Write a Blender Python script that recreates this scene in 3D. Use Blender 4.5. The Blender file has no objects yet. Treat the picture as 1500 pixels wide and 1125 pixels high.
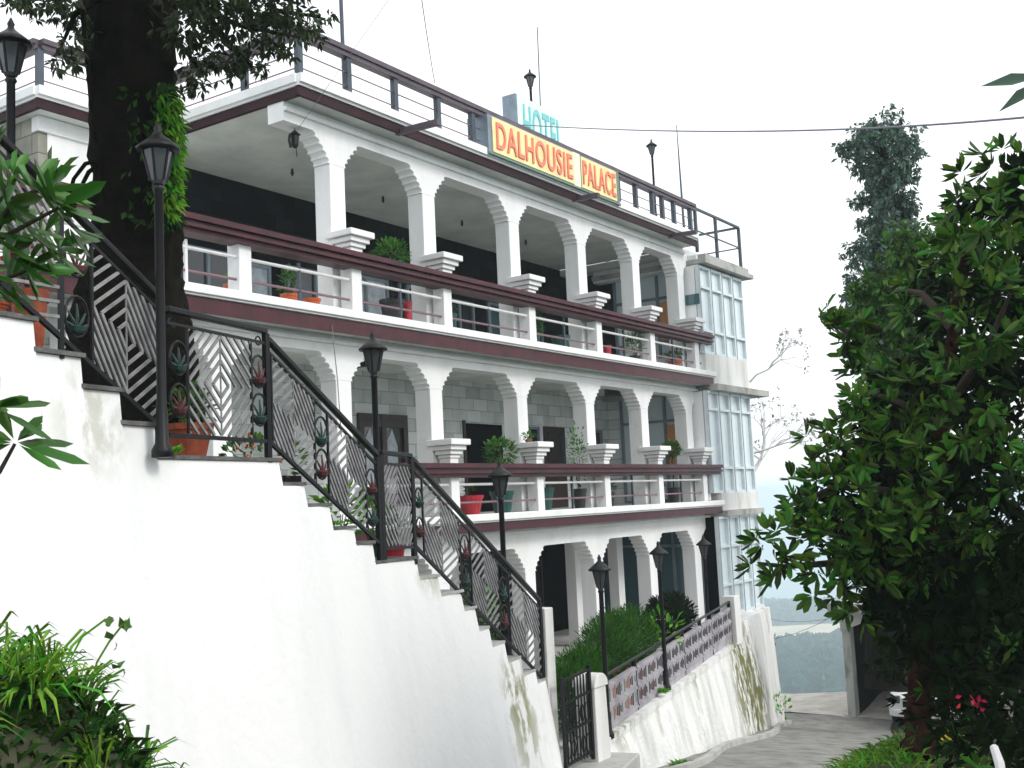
import bpy, bmesh, math, random
import numpy as np
from mathutils import Vector, Matrix
R = math.radians
rng = np.random.default_rng(7)
random.seed(7)
scn = bpy.context.scene
col = scn.collection

# ------------------------------------------------------------------ camera
PP = np.array([750., 562.5])
VA, VB = np.array([1869., 685.]), np.array([-1700., 853.])
FPX = math.sqrt(-np.dot(VA - PP, VB - PP))
yv = np.array([*(VA - PP), FPX]); yv /= np.linalg.norm(yv)
xv = -np.array([*(VB - PP), FPX]); xv /= np.linalg.norm(xv)
CM = np.stack([xv, yv, np.cross(xv, yv)])          # camera (right, down, forward) -> world
cam = bpy.data.objects.new('camera', bpy.data.cameras.new('camera'))
col.objects.link(cam)
cam.data.sensor_width = 36.0
cam.data.lens = FPX / 1500 * 36
cam.data.clip_start = 0.05
cam.data.clip_end = 60000
mw = Matrix.Identity(4)
for i in range(3):
    mw[i][0], mw[i][1], mw[i][2] = CM[i, 0], -CM[i, 1], -CM[i, 2]
cam.matrix_world = mw
scn.camera = cam

def ray(u, v): return CM @ np.array([u - PP[0], v - PP[1], FPX])
def at(u, v, d):                                    # a point of the place at distance d along a sight line
    r = ray(u, v); return r / np.linalg.norm(r) * d
def onx(u, v, x): r = ray(u, v); return r * (x / r[0])
def ony(u, v, y): r = ray(u, v); return r * (y / r[1])
def onz(u, v, z): r = ray(u, v); return r * (z / r[2])

# ------------------------------------------------------------------ light
SUN_EL, SUN_AZ = R(38), R(82)                      # azimuth from +Y towards +X
wd = bpy.data.worlds.new('World'); scn.world = wd; wd.use_nodes = True
nt = wd.node_tree; nt.nodes.clear()
sky = nt.nodes.new('ShaderNodeTexSky'); sky.sky_type = 'NISHITA'; sky.sun_disc = False
sky.sun_elevation = SUN_EL; sky.sun_rotation = SUN_AZ
sky.air_density = 1.0; sky.dust_density = 4.0; sky.ozone_density = 1.0
hs = nt.nodes.new('ShaderNodeHueSaturation'); hs.inputs['Saturation'].default_value = 0.35
mx = nt.nodes.new('ShaderNodeMix'); mx.data_type = 'RGBA'; mx.inputs['Factor'].default_value = 0.78
mx.inputs['B'].default_value = (10.9, 11.2, 11.5, 1)  # the even cloud layer
bg = nt.nodes.new('ShaderNodeBackground'); bg.inputs['Strength'].default_value = 0.12
wo = nt.nodes.new('ShaderNodeOutputWorld')
nt.links.new(sky.outputs[0], hs.inputs['Color']); nt.links.new(hs.outputs[0], mx.inputs['A'])
nt.links.new(mx.outputs['Result'], bg.inputs['Color']); nt.links.new(bg.outputs[0], wo.inputs[0])
sl = bpy.data.lights.new('sun', 'SUN'); sl.energy = 1.25; sl.angle = R(18); sl.color = (1, .97, .93)
so = bpy.data.objects.new('sun', sl); col.objects.link(so)
sd = Vector((math.sin(SUN_AZ) * math.cos(SUN_EL), math.cos(SUN_AZ) * math.cos(SUN_EL), math.sin(SUN_EL)))
so.rotation_euler = sd.to_track_quat('Z', 'Y').to_euler()
so.location = (20, 0, 40)
scn.view_settings.view_transform = 'Standard'
scn.view_settings.look = 'None'
scn.view_settings.exposure = 0.30
scn.view_settings.gamma = 1
scn.cycles.volume_bounces = 3

# ------------------------------------------------------------------ materials
def mat(name, c, rough=.7, metal=0., spec=.5, var=.0, scale=4., bump=0., bscale=30., c2=None):
    m = bpy.data.materials.new(name); m.use_nodes = True
    n = m.node_tree; b = n.nodes['Principled BSDF']
    b.inputs['Roughness'].default_value = rough; b.inputs['Metallic'].default_value = metal
    b.inputs['Specular IOR Level'].default_value = spec
    b.inputs['Base Color'].default_value = (*c, 1)
    if var or c2:
        g = n.nodes.new('ShaderNodeNewGeometry')
        t = n.nodes.new('ShaderNodeTexNoise'); t.inputs['Scale'].default_value = scale
        t.inputs['Detail'].default_value = 6; t.inputs['Roughness'].default_value = .65
        n.links.new(g.outputs['Position'], t.inputs['Vector'])
        r = n.nodes.new('ShaderNodeValToRGB')
        lo = c2 if c2 else tuple(x * (1 - var) for x in c)
        hi = c if c2 else tuple(min(1, x * (1 + var * .5)) for x in c)
        r.color_ramp.elements[0].color = (*lo, 1); r.color_ramp.elements[0].position = .32
        r.color_ramp.elements[1].color = (*hi, 1); r.color_ramp.elements[1].position = .62
        n.links.new(t.outputs['Fac'], r.inputs['Fac']); n.links.new(r.outputs['Color'], b.inputs['Base Color'])
    if bump:
        g2 = n.nodes.new('ShaderNodeNewGeometry')
        t2 = n.nodes.new('ShaderNodeTexNoise'); t2.inputs['Scale'].default_value = bscale; t2.inputs['Detail'].default_value = 5
        n.links.new(g2.outputs['Position'], t2.inputs['Vector'])
        bp = n.nodes.new('ShaderNodeBump'); bp.inputs['Strength'].default_value = bump; bp.inputs['Distance'].default_value = .03
        n.links.new(t2.outputs['Fac'], bp.inputs['Height']); n.links.new(bp.outputs['Normal'], b.inputs['Normal'])
    return m

def stained(name, base, stain, moss, streak=.5, moss_amt=.5, spots=(), bump=.25, mscale=1.3):
    """painted masonry: vertical weather streaks and moss patches (moss grows round the given spots)"""
    m = mat(name, base, .8, bump=bump, bscale=14)
    n = m.node_tree; b = n.nodes['Principled BSDF']; L = n.links.new
    g = n.nodes.new('ShaderNodeNewGeometry')
    def noise(sc, det, vs=(1, 1, 1)):
        mp = n.nodes.new('ShaderNodeMapping'); mp.inputs['Scale'].default_value = vs
        L(g.outputs['Position'], mp.inputs['Vector'])
        t = n.nodes.new('ShaderNodeTexNoise'); t.inputs['Scale'].default_value = sc; t.inputs['Detail'].default_value = det
        t.inputs['Roughness'].default_value = .6
        L(mp.outputs[0], t.inputs['Vector']); return t.outputs['Fac']
    def ramp(s, a, c):
        r = n.nodes.new('ShaderNodeMapRange'); r.inputs['From Min'].default_value = a; r.inputs['From Max'].default_value = c
        L(s, r.inputs['Value']); return r.outputs[0]
    def mul(a, v):
        k = n.nodes.new('ShaderNodeMath'); k.operation = 'MULTIPLY'
        L(a, k.inputs[0])
        if isinstance(v, float): k.inputs[1].default_value = v
        else: L(v, k.inputs[1])
        return k.outputs[0]
    def mix(f, A, B):
        k = n.nodes.new('ShaderNodeMix'); k.data_type = 'RGBA'; L(f, k.inputs['Factor'])
        for s, v in (('A', A), ('B', B)):
            if isinstance(v, tuple): k.inputs[s].default_value = (*v, 1)
            else: L(v, k.inputs[s])
        return k.outputs['Result']
    s1 = mul(ramp(noise(2.2, 6, (1, 1, .16)), .46, .72), float(streak))
    c = mix(s1, base, stain)
    mo = ramp(noise(mscale, 8, (1, 1, .55)), .56, .66)
    mo = mul(mo, float(moss_amt))
    c = mix(mo, c, moss)
    for (p, rad, amt) in spots:
        d = n.nodes.new('ShaderNodeVectorMath'); d.operation = 'DISTANCE'; L(g.outputs['Position'], d.inputs[0]); d.inputs[1].default_value = tuple(p)
        f = ramp(d.outputs['Value'], rad, rad * .4)
        nn = ramp(noise(3.2, 10, (1.4, 1.4, .9)), .44, .55)
        c = mix(mul(mul(f, nn), float(amt)), c, moss)
    L(c, b.inputs['Base Color'])
    return m

def blocks(name, c1, c2, mortar, bw=.55, rh=.26, plane='yz'):
    m = mat(name, c1, .9, spec=.03, bump=.0)
    n = m.node_tree; b = n.nodes['Principled BSDF']; L = n.links.new
    g = n.nodes.new('ShaderNodeNewGeometry'); s = n.nodes.new('ShaderNodeSeparateXYZ'); cb = n.nodes.new('ShaderNodeCombineXYZ')
    L(g.outputs['Position'], s.inputs[0]); L(s.outputs['Y' if plane == 'yz' else 'X'], cb.inputs[0]); L(s.outputs['Z'], cb.inputs[1])
    t = n.nodes.new('ShaderNodeTexBrick'); t.inputs['Scale'].default_value = 1
    t.inputs['Brick Width'].default_value = bw; t.inputs['Row Height'].default_value = rh; t.inputs['Mortar Size'].default_value = .008
    t.inputs['Color1'].default_value = (*c1, 1); t.inputs['Color2'].default_value = (*c2, 1); t.inputs['Mortar'].default_value = (*mortar, 1)
    L(cb.outputs[0], t.inputs['Vector'])
    z = n.nodes.new('ShaderNodeTexNoise'); z.inputs['Scale'].default_value = 2.5; z.inputs['Detail'].default_value = 7
    L(g.outputs['Position'], z.inputs['Vector'])
    k = n.nodes.new('ShaderNodeMix'); k.data_type = 'RGBA'; k.blend_type = 'OVERLAY'; k.inputs['Factor'].default_value = .55
    L(t.outputs['Color'], k.inputs['A']); L(z.outputs['Fac'], k.inputs['B']); L(k.outputs['Result'], b.inputs['Base Color'])
    bp = n.nodes.new('ShaderNodeBump'); bp.inputs['Strength'].default_value = .5; bp.inputs['Distance'].default_value = .02
    L(z.outputs['Fac'], bp.inputs['Height']); L(bp.outputs['Normal'], b.inputs['Normal'])
    return m

def leafm(name, c, var=.45, rough=.45, hue=.03, trans=.25, spec=.3):
    m = mat(name, c, rough, spec=spec)
    n = m.node_tree; b = n.nodes['Principled BSDF']; L = n.links.new
    g = n.nodes.new('ShaderNodeNewGeometry')
    h = n.nodes.new('ShaderNodeHueSaturation'); h.inputs['Color'].default_value = (*c, 1)
    a = n.nodes.new('ShaderNodeMapRange'); a.inputs['To Min'].default_value = 1 - var; a.inputs['To Max'].default_value = 1 + var
    L(g.outputs['Random Per Island'], a.inputs['Value']); L(a.outputs[0], h.inputs['Value'])
    w = n.nodes.new('ShaderNodeTexWhiteNoise'); w.noise_dimensions = '1D'; L(g.outputs['Random Per Island'], w.inputs['W'])
    a2 = n.nodes.new('ShaderNodeMapRange'); a2.inputs['To Min'].default_value = .5 - hue; a2.inputs['To Max'].default_value = .5 + hue * .6
    L(w.outputs['Value'], a2.inputs['Value']); L(a2.outputs[0], h.inputs['Hue'])
    L(h.outputs[0], b.inputs['Base Color'])
    if trans:
        tr = n.nodes.new('ShaderNodeBsdfTranslucent'); ms = n.nodes.new('ShaderNodeMixShader'); ms.inputs[0].default_value = trans
        L(h.outputs[0], tr.inputs['Color'])
        o = n.nodes['Material Output']; L(b.outputs[0], ms.inputs[1]); L(tr.outputs[0], ms.inputs[2]); L(ms.outputs[0], o.inputs['Surface'])
    return m

MOSS = (.17, .17, .03)
M = {}
M['plaster'] = stained('white painted plaster', (.83, .835, .83), (.60, .61, .60), (.50, .50, .36), .40, .14, mscale=.9)
M['stairwall'] = stained('white painted stair wall', (.80, .805, .80), (.66, .67, .67), MOSS, .45, .0,
                         spots=[(at(745, 1010, 13.2), .55, .8), (at(815, 1060, 13.2), .8, .8), (at(590, 832, 11.6), .5, .9), (at(160, 610, 7.7), .5, .4)], bump=.2)
M['retain'] = stained('mossy whitewashed retaining wall', (.74, .74, .72), (.38, .39, .37), (.125, .13, .03), .75, .55,
                      spots=[(at(1085, 1020, 26), 2.1, 1.), (at(1100, 1000, 26), 1.6, 1.), (at(1115, 1010, 26.5), 1.2, .9), (at(915, 1015, 16), .9, .9), (at(1080, 925, 25), .5, .6)], bump=.5, mscale=1.1)
M['gatepost'] = stained('weathered white post', (.74, .74, .72), (.40, .40, .38), MOSS, .6, .3)
M['bayplaster'] = stained('weathered bay plaster', (.72, .72, .70), (.40, .40, .37), (.30, .29, .18), .75, .35, mscale=1.2)
M['concrete'] = stained('weathered concrete', (.42, .42, .40), (.18, .19, .17), (.12, .13, .06), .7, .7)
M['tread'] = mat('dark stair tread', (.11, .11, .105), .85, var=.6, scale=6, bump=.4)
M['maroon'] = mat('maroon paint', (.060, .009, .015), .42, spec=.35, var=.45, scale=3)
M['maroond'] = mat('dark maroon paint', (.028, .007, .011), .55, spec=.2, var=.5, scale=2.5)
M['roofrail'] = mat('faded purple brown paint', (.085, .062, .080), .5, var=.4, scale=3)
M['blackmetal'] = mat('black painted iron', (.007, .007, .008), .45, .1, spec=.3, var=.3, scale=12)
M['greybar'] = mat('grey flat iron bar', (.25, .245, .25), .5, .3, spec=.3, var=.35, scale=9)
M['bluegrey'] = mat('blue grey painted steel', (.05, .065, .085), .45, .2, var=.3)
M['whitepipe'] = mat('white painted pipe', (.74, .74, .74), .4, var=.12)
M['mauvepipe'] = mat('mauve painted pipe', (.20, .12, .14), .4, var=.2)
M['soffit'] = mat('grey painted soffit', (.62, .64, .61), .85, var=.18, scale=1.2)
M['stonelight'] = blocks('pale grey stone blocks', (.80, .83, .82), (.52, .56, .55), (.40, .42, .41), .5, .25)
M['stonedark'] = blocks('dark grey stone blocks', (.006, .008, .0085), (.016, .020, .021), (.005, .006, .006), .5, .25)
M['stonewing'] = blocks('weathered stone blocks', (.30, .29, .25), (.20, .20, .17), (.10, .10, .09), .55, .3, 'xz')
M['floor'] = mat('grey floor', (.60, .59, .58), .6, var=.3, scale=2)
M['dark'] = mat('dark interior', (.006, .006, .007), .9, spec=.0, var=.3)  # near black colour stands for unlit interiors; the car grille shares it
M['wood'] = mat('dark brown wood', (.035, .018, .017), .45, var=.4, scale=8)
M['frame'] = mat('pale blue grey window frame', (.66, .72, .74), .4, .1, var=.1)
M['framedk'] = mat('slate window frame', (.20, .25, .29), .4, .1, var=.15)
M['lilac'] = mat('lilac grey painted concrete', (.33, .31, .335), .75, var=.35, scale=2.2, bump=.3)
M['orange'] = mat('orange tile', (.30, .12, .07), .6); M['greenp'] = mat('green grey tile', (.14, .19, .16), .6); M['redp'] = mat('dull red paint', (.075, .014, .016), .5, var=.25)
M['terracotta'] = mat('terracotta', (.40, .085, .035), .7, var=.4, scale=9)
M['orangepot'] = mat('orange clay', (.55, .11, .03), .6, var=.3, scale=9)
M['redpot'] = mat('red plastic', (.45, .018, .035), .4, var=.2)
M['greenpot'] = mat('teal green plastic', (.010, .075, .062), .4, var=.3)
M['palmgreen'] = mat('dull green paint', (.008, .04, .032), .5, var=.4)
M['darkpot'] = mat('charcoal plastic', (.025, .022, .024), .5, var=.3)
M['soil'] = mat('potting soil', (.03, .022, .015), .95)
M['yellow'] = mat('yellow sign board', (.93, .74, .36), .5, var=.18, scale=3)
M['signred'] = mat('red sign letters', (.80, .21, .13), .5, var=.15)
M['teal'] = mat('turquoise sign letters', (.18, .55, .54), .5, var=.1); M['paleteal'] = mat('pale turquoise sign board', (.70, .87, .86), .5, var=.08)
M['cream'] = mat('cream sign border', (.86, .84, .62), .5); M['signside'] = mat('blue grey sheet metal', (.20, .25, .30), .45, .3, var=.2)
M['signgreen'] = mat('dull green sign trim', (.12, .22, .17), .5)
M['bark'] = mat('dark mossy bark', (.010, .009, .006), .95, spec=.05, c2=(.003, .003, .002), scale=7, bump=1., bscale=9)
M['barkred'] = mat('brown bark', (.050, .022, .015), .95, spec=.05, c2=(.008, .005, .004), scale=8, bump=1., bscale=12)
M['barkpale'] = mat('pale and washed out bark', (.62, .62, .61), .9, var=.2)  # the sparse tree's overexposure is painted into this pale colour
M['twig'] = mat('brown twig', (.045, .032, .022), .9, var=.4)
M['road'] = mat('worn concrete road', (.27, .262, .245), .9, c2=(.13, .128, .118), scale=2.6, bump=.5, bscale=30)
M['roadfar'] = mat('pale gravel', (.62, .58, .52), .95, c2=(.42, .40, .35), scale=2.4, bump=.5, bscale=14)
M['earth'] = mat('earth bank', (.06, .055, .03), .95, c2=(.022, .03, .012), scale=2.2, bump=.6, bscale=8)
M['valley'] = mat('wooded valley floor', (.06, .11, .05), 1., c2=(.02, .05, .025), scale=.012)
M['sand'] = mat('dry field', (.62, .50, .36), 1., c2=(.45, .40, .26), scale=.02)
M['whitecar'] = mat('white car paint', (.78, .79, .80), .22, spec=.6); M['tyre'] = mat('tyre rubber', (.015, .015, .015), .8); M['chrome'] = mat('bright metal', (.6, .6, .6), .25, .9)
M['lampglass'] = mat('smoked lamp glass', (.05, .055, .06), .15, spec=.6)
M['redglass'] = mat('red lamp lens', (.35, .02, .02), .2)
M['cable'] = mat('grey cable', (.18, .18, .22), .6); M['white'] = mat('white plastic', (.75, .75, .74), .5)
M['warmlight'] = mat('orange window light', (.75, .36, .14), .8)  # colour of the light in the end windows
def glassm(name, c, rough=.06, spec=.8):
    m = mat(name, c, rough, spec=spec); return m
M['paneblue'] = glassm('pale blue window pane', (.66, .76, .79)); M['panedark'] = glassm('dark window pane', (.022, .028, .032), .08, .6)  # paneblue: the reflected sky is painted into the pale base colour
M['paneteal'] = glassm('teal window pane', (.06, .13, .15))  # teal base colour paints in the reflections of the glass
M['window_fill'] = mat('pale curtain', (.48, .53, .58), .8, var=.3, scale=5)
M['leafbig'] = leafm('dark leathery leaf', (.038, .128, .009), .85, .5, .045, .25, .25)
M['leafmid'] = leafm('mid green leaf', (.055, .145, .025), .55, .5, .03, .25, .2)
M['leafdark'] = leafm('dark and shade painted leaf', (.005, .016, .003), .6, .7, .03, .1, .05)  # paints crown and undergrowth shade; the round bush is simply dark
M['leafblue'] = leafm('blue green leaf', (.10, .165, .125), .6, .6, .03, .2, .1)
M['leaftree'] = leafm('dull olive leaf', (.035, .056, .024), .5, .6, .03, .2, .15)
M['leafbright'] = leafm('bright green fern', (.085, .31, .010), .5, .6, .05, .4)
M['leafhedge'] = leafm('juniper green', (.030, .125, .012), .6, .6, .03, .25, .1)
M['leafpot'] = leafm('house plant leaf', (.06, .20, .025), .45)
M['leafnear'] = leafm('glossy whorled leaf', (.040, .135, .018), .5, .35)
M['grass'] = leafm('long grass blade', (.085, .26, .015), .6, .5, .05, .35)
M['grassdark'] = leafm('dark weed leaf', (.014, .050, .006), .7, .55, .04, .2, .1)
M['leafpale'] = leafm('washed out leaf', (.36, .37, .34), .3)  # paled to go with the overexposed branches
M['forest'] = leafm('distant tree crown', (.016, .066, .056), .45, .9, .03, 0)
M['petal'] = leafm('orange petal', (.75, .20, .02), .3); M['petalred'] = leafm('red petal', (.55, .02, .05), .3); M['petalyel'] = leafm('yellow petal', (.8, .62, .04), .2)

# ------------------------------------------------------------------ mesh helpers
class MB:
    def __init__(s): s.v, s.f, s.mi, s.cur = [], [], [], 0
    def add(s, vs, fs):
        o = len(s.v); s.v += [tuple(map(float, p)) for p in vs]
        for f in fs: s.f.append(tuple(o + i for i in f)); s.mi.append(s.cur)
        return s
    def hexa(s, p):    # bottom 4 ccw, top 4 ccw
        return s.add(p, [(3, 2, 1, 0), (4, 5, 6, 7), (0, 1, 5, 4), (1, 2, 6, 5), (2, 3, 7, 6), (3, 0, 4, 7)])
    def box(s, x0, x1, y0, y1, z0, z1):
        return s.hexa([(x0, y0, z0), (x1, y0, z0), (x1, y1, z0), (x0, y1, z0), (x0, y0, z1), (x1, y0, z1), (x1, y1, z1), (x0, y1, z1)])
    def prism(s, poly, ext):
        n = len(poly); e = np.array(ext, float)
        a = [np.array(p, float) for p in poly]
        return s.add(a + [p + e for p in a], [tuple(range(n))[::-1], tuple(range(n, 2 * n))] + [(i, (i + 1) % n, n + (i + 1) % n, n + i) for i in range(n)])
    def bar(s, a, b, w, h, up=(0, 0, 1)):    # square bar from a to b
        a, b = np.array(a, float), np.array(b, float); d = b - a; d /= np.linalg.norm(d)
        sd_ = np.cross(d, np.array(up, float)); nn = np.linalg.norm(sd_)
        if nn < 1e-6: sd_ = np.array([1., 0, 0])
        else: sd_ /= nn
        u = np.cross(sd_, d)
        q = [(-1, -1), (1, -1), (1, 1), (-1, 1)]
        return s.hexa([a + sd_ * w / 2 * i + u * h / 2 * j for i, j in q] + [b + sd_ * w / 2 * i + u * h / 2 * j for i, j in q])
    def tube(s, pts, r, n=8, caps=True):
        pts = [np.array(p, float) for p in pts]; m = len(pts)
        rs = r if hasattr(r, '__len__') else [r] * m
        ref = np.array([.3, .2, 1.]); vs = []
        for i, p in enumerate(pts):
            d = pts[min(i + 1, m - 1)] - pts[max(i - 1, 0)]; d = d / (np.linalg.norm(d) + 1e-9)
            if abs(d @ ref) / np.linalg.norm(ref) > .95 and i == 0: ref = np.array([1., .2, .1])
            a = np.cross(d, ref); a /= np.linalg.norm(a) + 1e-9; b = np.cross(d, a)
            vs += [p + (a * math.cos(t) + b * math.sin(t)) * rs[i] for t in np.linspace(0, 2 * math.pi, n, endpoint=False)]
        fs = [(i * n + j, i * n + (j + 1) % n, (i + 1) * n + (j + 1) % n, (i + 1) * n + j) for i in range(m - 1) for j in range(n)]
        if caps: fs += [tuple(range(n))[::-1], tuple((m - 1) * n + j for j in range(n))]
        return s.add(vs, fs)
    def lathe(s, c, prof, n=16, closed=True):
        vs = [(c[0] + r * math.cos(t), c[1] + r * math.sin(t), c[2] + z) for r, z in prof for t in np.linspace(0, 2 * math.pi, n, endpoint=False)]
        m = len(prof)
        fs = [(i * n + j, i * n + (j + 1) % n, (i + 1) * n + (j + 1) % n, (i + 1) * n + j) for i in range(m - 1) for j in range(n)]
        if closed: fs += [tuple(range(n))[::-1], tuple((m - 1) * n + j for j in range(n))]
        return s.add(vs, fs)
    def build(s, name, mats, parent=None, smooth=False, bevel=0., loc=None):
        me = bpy.data.meshes.new(name); me.from_pydata(s.v, [], s.f)
        mats = mats if isinstance(mats, (list, tuple)) else [mats]
        for m in mats: me.materials.append(M[m] if isinstance(m, str) else m)
        if len(mats) > 1: me.polygons.foreach_set('material_index', s.mi)
        b = bmesh.new(); b.from_mesh(me)
        ng = [f for f in b.faces if len(f.verts) > 4]
        if ng: bmesh.ops.triangulate(b, faces=ng)
        bmesh.ops.recalc_face_normals(b, faces=b.faces)
        b.to_mesh(me); b.free()
        if smooth: me.polygons.foreach_set('use_smooth', [True] * len(me.polygons))
        o = bpy.data.objects.new(name, me); col.objects.link(o)
        if parent is not None:
            o.parent = parent; o.matrix_parent_inverse = Matrix.Translation(-parent.location) if parent.type == 'EMPTY' else Matrix.Identity(4)
        if loc is not None: o.location = loc
        if bevel:
            bv = o.modifiers.new('bevel', 'BEVEL'); bv.width = bevel; bv.segments = 2; bv.limit_method = 'ANGLE'
        return o

def tag(o, label=None, cat=None, group=None, kind=None):
    for k, v in (('label', label), ('category', cat), ('group', group), ('kind', kind)):
        if v: o[k] = v
    return o
def empty(name, loc, label, cat, group=None):
    o = bpy.data.objects.new(name, None); o.empty_display_size = .2; col.objects.link(o); o.location = tuple(map(float, loc))
    return tag(o, label, cat, group)
def copy_tree(o, loc, label, scale=None, rotz=None):
    r = o.copy(); col.objects.link(r); r.location = tuple(map(float, loc)); r['label'] = label
    if scale: r.scale = (scale,) * 3
    if rotz is not None: r.rotation_euler = (0, 0, rotz)
    for c in list(o.children):
        d = c.copy(); col.objects.link(d); d.parent = r; d.matrix_parent_inverse = c.matrix_parent_inverse.copy()
        for g in list(c.children):
            e = g.copy(); col.objects.link(e); e.parent = d; e.matrix_parent_inverse = g.matrix_parent_inverse.copy()
    return r

def leaves(name, P, D, N, L, W, material, parent=None, fold=.25, droop=.2, full=False):
    """many separate folded leaves in one crown mesh"""
    P, D, N = map(lambda a: np.asarray(a, float), (P, D, N)); n = len(P)
    L = np.broadcast_to(np.asarray(L, float), (n,))[:, None]; W = np.broadcast_to(np.asarray(W, float), (n,))[:, None]
    D = D / (np.linalg.norm(D, axis=1, keepdims=True) + 1e-9)
    S = np.cross(D, N); S /= np.linalg.norm(S, axis=1, keepdims=True) + 1e-9
    U = np.cross(S, D)
    Z = np.array([0, 0, 1.])
    if full:
        m1 = P + D * L * .38 - Z * droop * L * .07; m2 = P + D * L * .76 - Z * droop * L * .32
        V = np.stack([P, m1 + S * W * .42 + U * W * fold, m1 - S * W * .42 + U * W * fold, m1, m2 + S * W * .42 + U * W * fold, m2 - S * W * .42 + U * W * fold, m2, P + D * L - Z * droop * L * .6], 1).reshape(-1, 3)
        base = (np.arange(n) * 8)[:, None]
        F = (base + np.array([[0, 1, 3, 0, 3, 2, 1, 4, 6, 1, 6, 3, 3, 6, 5, 3, 5, 2, 4, 7, 6, 6, 7, 5]])).reshape(-1, 3)
    else:
        mid = P + D * L * .55 - Z * droop * L * .15
        V = np.stack([P, mid + S * W * .5 + U * W * fold, mid - S * W * .5 + U * W * fold, P + D * L - Z * droop * L * .6, mid], 1).reshape(-1, 3)
        base = (np.arange(n) * 5)[:, None]
        F = (base + np.array([[0, 1, 4, 0, 4, 2, 4, 1, 3, 4, 3, 2]])).reshape(-1, 3)
    me = bpy.data.meshes.new(name); me.vertices.add(len(V)); me.vertices.foreach_set('co', V.ravel())
    me.loops.add(F.size); me.loops.foreach_set('vertex_index', F.ravel().astype(np.int32))
    me.polygons.add(len(F)); me.polygons.foreach_set('loop_start', np.arange(0, F.size, 3, dtype=np.int32)); me.polygons.foreach_set('loop_total', np.full(len(F), 3, np.int32))
    me.materials.append(M[material]); me.update(); me.validate()
    o = bpy.data.objects.new(name, me); col.objects.link(o)
    if parent is not None:
        o.parent = parent; o.matrix_parent_inverse = Matrix.Translation(-parent.location)
    return o
def unit(n):
    v = rng.normal(size=(n, 3)); return v / np.linalg.norm(v, axis=1, keepdims=True)
def whorls(C, A, k, L, spread=.9):
    """k leaves round each twig tip C with axis A"""
    C = np.repeat(C, k, 0); A = np.repeat(A / np.linalg.norm(A, axis=1, keepdims=True), k, 0); n = len(C)
    q = unit(n); q -= (q * A).sum(1, keepdims=True) * A; q /= np.linalg.norm(q, axis=1, keepdims=True)
    tilt = spread * rng.uniform(.45, 1.35, (n, 1))
    D = A * np.cos(tilt) + q * np.sin(tilt)
    N = A * np.sin(tilt) - q * np.cos(tilt)
    return C + D * L * .08, D, -N, L * rng.uniform(.65, 1.15, n)
def blob_points(blobs, dens, lo=.55, hi=1.05):
    P, A = [], []
    for (c, r, s) in blobs:
        k = max(3, int(dens * r * r))
        u = unit(k); P.append(np.array(c) + u * np.array(s) * r * rng.uniform(lo, hi, (k, 1)) ** .8); A.append(u)
    return np.concatenate(P), np.concatenate(A)
def blob(u, v, d, rpx, sq=(1, 1, 1)): return (at(u, v, d), rpx * d / FPX, sq)

# ------------------------------------------------------------------ the lie of the land
T10, T14 = math.tan(R(10)), math.tan(R(14))
def sx(y): return -6.45 - T10 * (y - 5.0)             # line of the stair railing
def fx(y): return -7.7 - T14 * (y - 13.2)             # line of the patio fence
def S(y, off, z): return np.array([sx(y) + off * math.cos(R(10)), y + off * math.sin(R(10)), z])
def Fp(y, off, z): return np.array([fx(y) + off * math.cos(R(14)), y + off * math.sin(R(14)), z])
def roadz(y): return -1.7 - .148 * min(y, 27.0) - .03 * max(0, y - 27.0)
def base_x(y): return -5.6 - .207 * (y - 5) if y < 12.3 else -7.11 - .24 * (y - 12.3)
def road_r(y): return base_x(y) + 2.55 + .012 * (y - 16)
def sm(t): t = min(1, max(0, t)); return t * t * (3 - 2 * t)
def nz(x, y): return .5 * math.sin(x * 1.7 + y * .9) + .3 * math.sin(x * 3.1 - y * 2.3 + 1) + .2 * math.sin(x * 6.3 + y * 5.1)
def ground_z(x, y):
    rz = roadz(y); z = rz - .03
    e = x - road_r(y)
    if e > 0: z += (.12 + .85 * sm((y - 1.5) / 6) * (1 - sm((y - 11) / 9))) * sm(e / 1.3) + .06 * nz(x, y) * sm(e) + .5 * sm((e - 3) / 6)
    w = base_x(y) - x
    z += (1.50 + .10 * nz(x, y)) * sm((w + 2.9) / 1.3) * (1 - sm((y - 2.35) / 1.1))
    if y > 31.3: z -= (y - 31.3) * .7 + .2 * nz(x, y) * sm((y - 31.3))
    if x < base_x(y) - 1.5 and y > 12: z = min(z, rz - .3)
    return z
xs, ys = np.arange(-34, 26.01, .4), np.arange(-14, 46.01, .4)
g = MB(); g.add([(x, y, ground_z(x, y)) for y in ys for x in xs], [(j * len(xs) + i, j * len(xs) + i + 1, (j + 1) * len(xs) + i + 1, (j + 1) * len(xs) + i) for j in range(len(ys) - 1) for i in range(len(xs) - 1)])
tag(g.build('ground', 'earth', smooth=True), 'earth bank beside the road', 'ground', kind='structure')
def sheet(name, m, rows, label, cat):
    g = MB(); n = len(rows[0])
    g.add([p for r in rows for p in r], [(j * n + i, j * n + i + 1, (j + 1) * n + i + 1, (j + 1) * n + i) for j in range(len(rows) - 1) for i in range(n - 1)])
    return tag(g.build(name, m, smooth=True), label, cat, kind='structure')
sheet('road', 'road', [[(base_x(y) - .3 + t * (road_r(y) + .3 * math.sin(y * 1.3) * .3 - base_x(y) + .3), y, roadz(y) + .012 + .015 * math.sin(t * 3.1)) for t in np.linspace(0, 1, 7)] for y in np.arange(-12, 28.9, .6)],
      'worn concrete hill road running down past the hotel', 'road')
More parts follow.
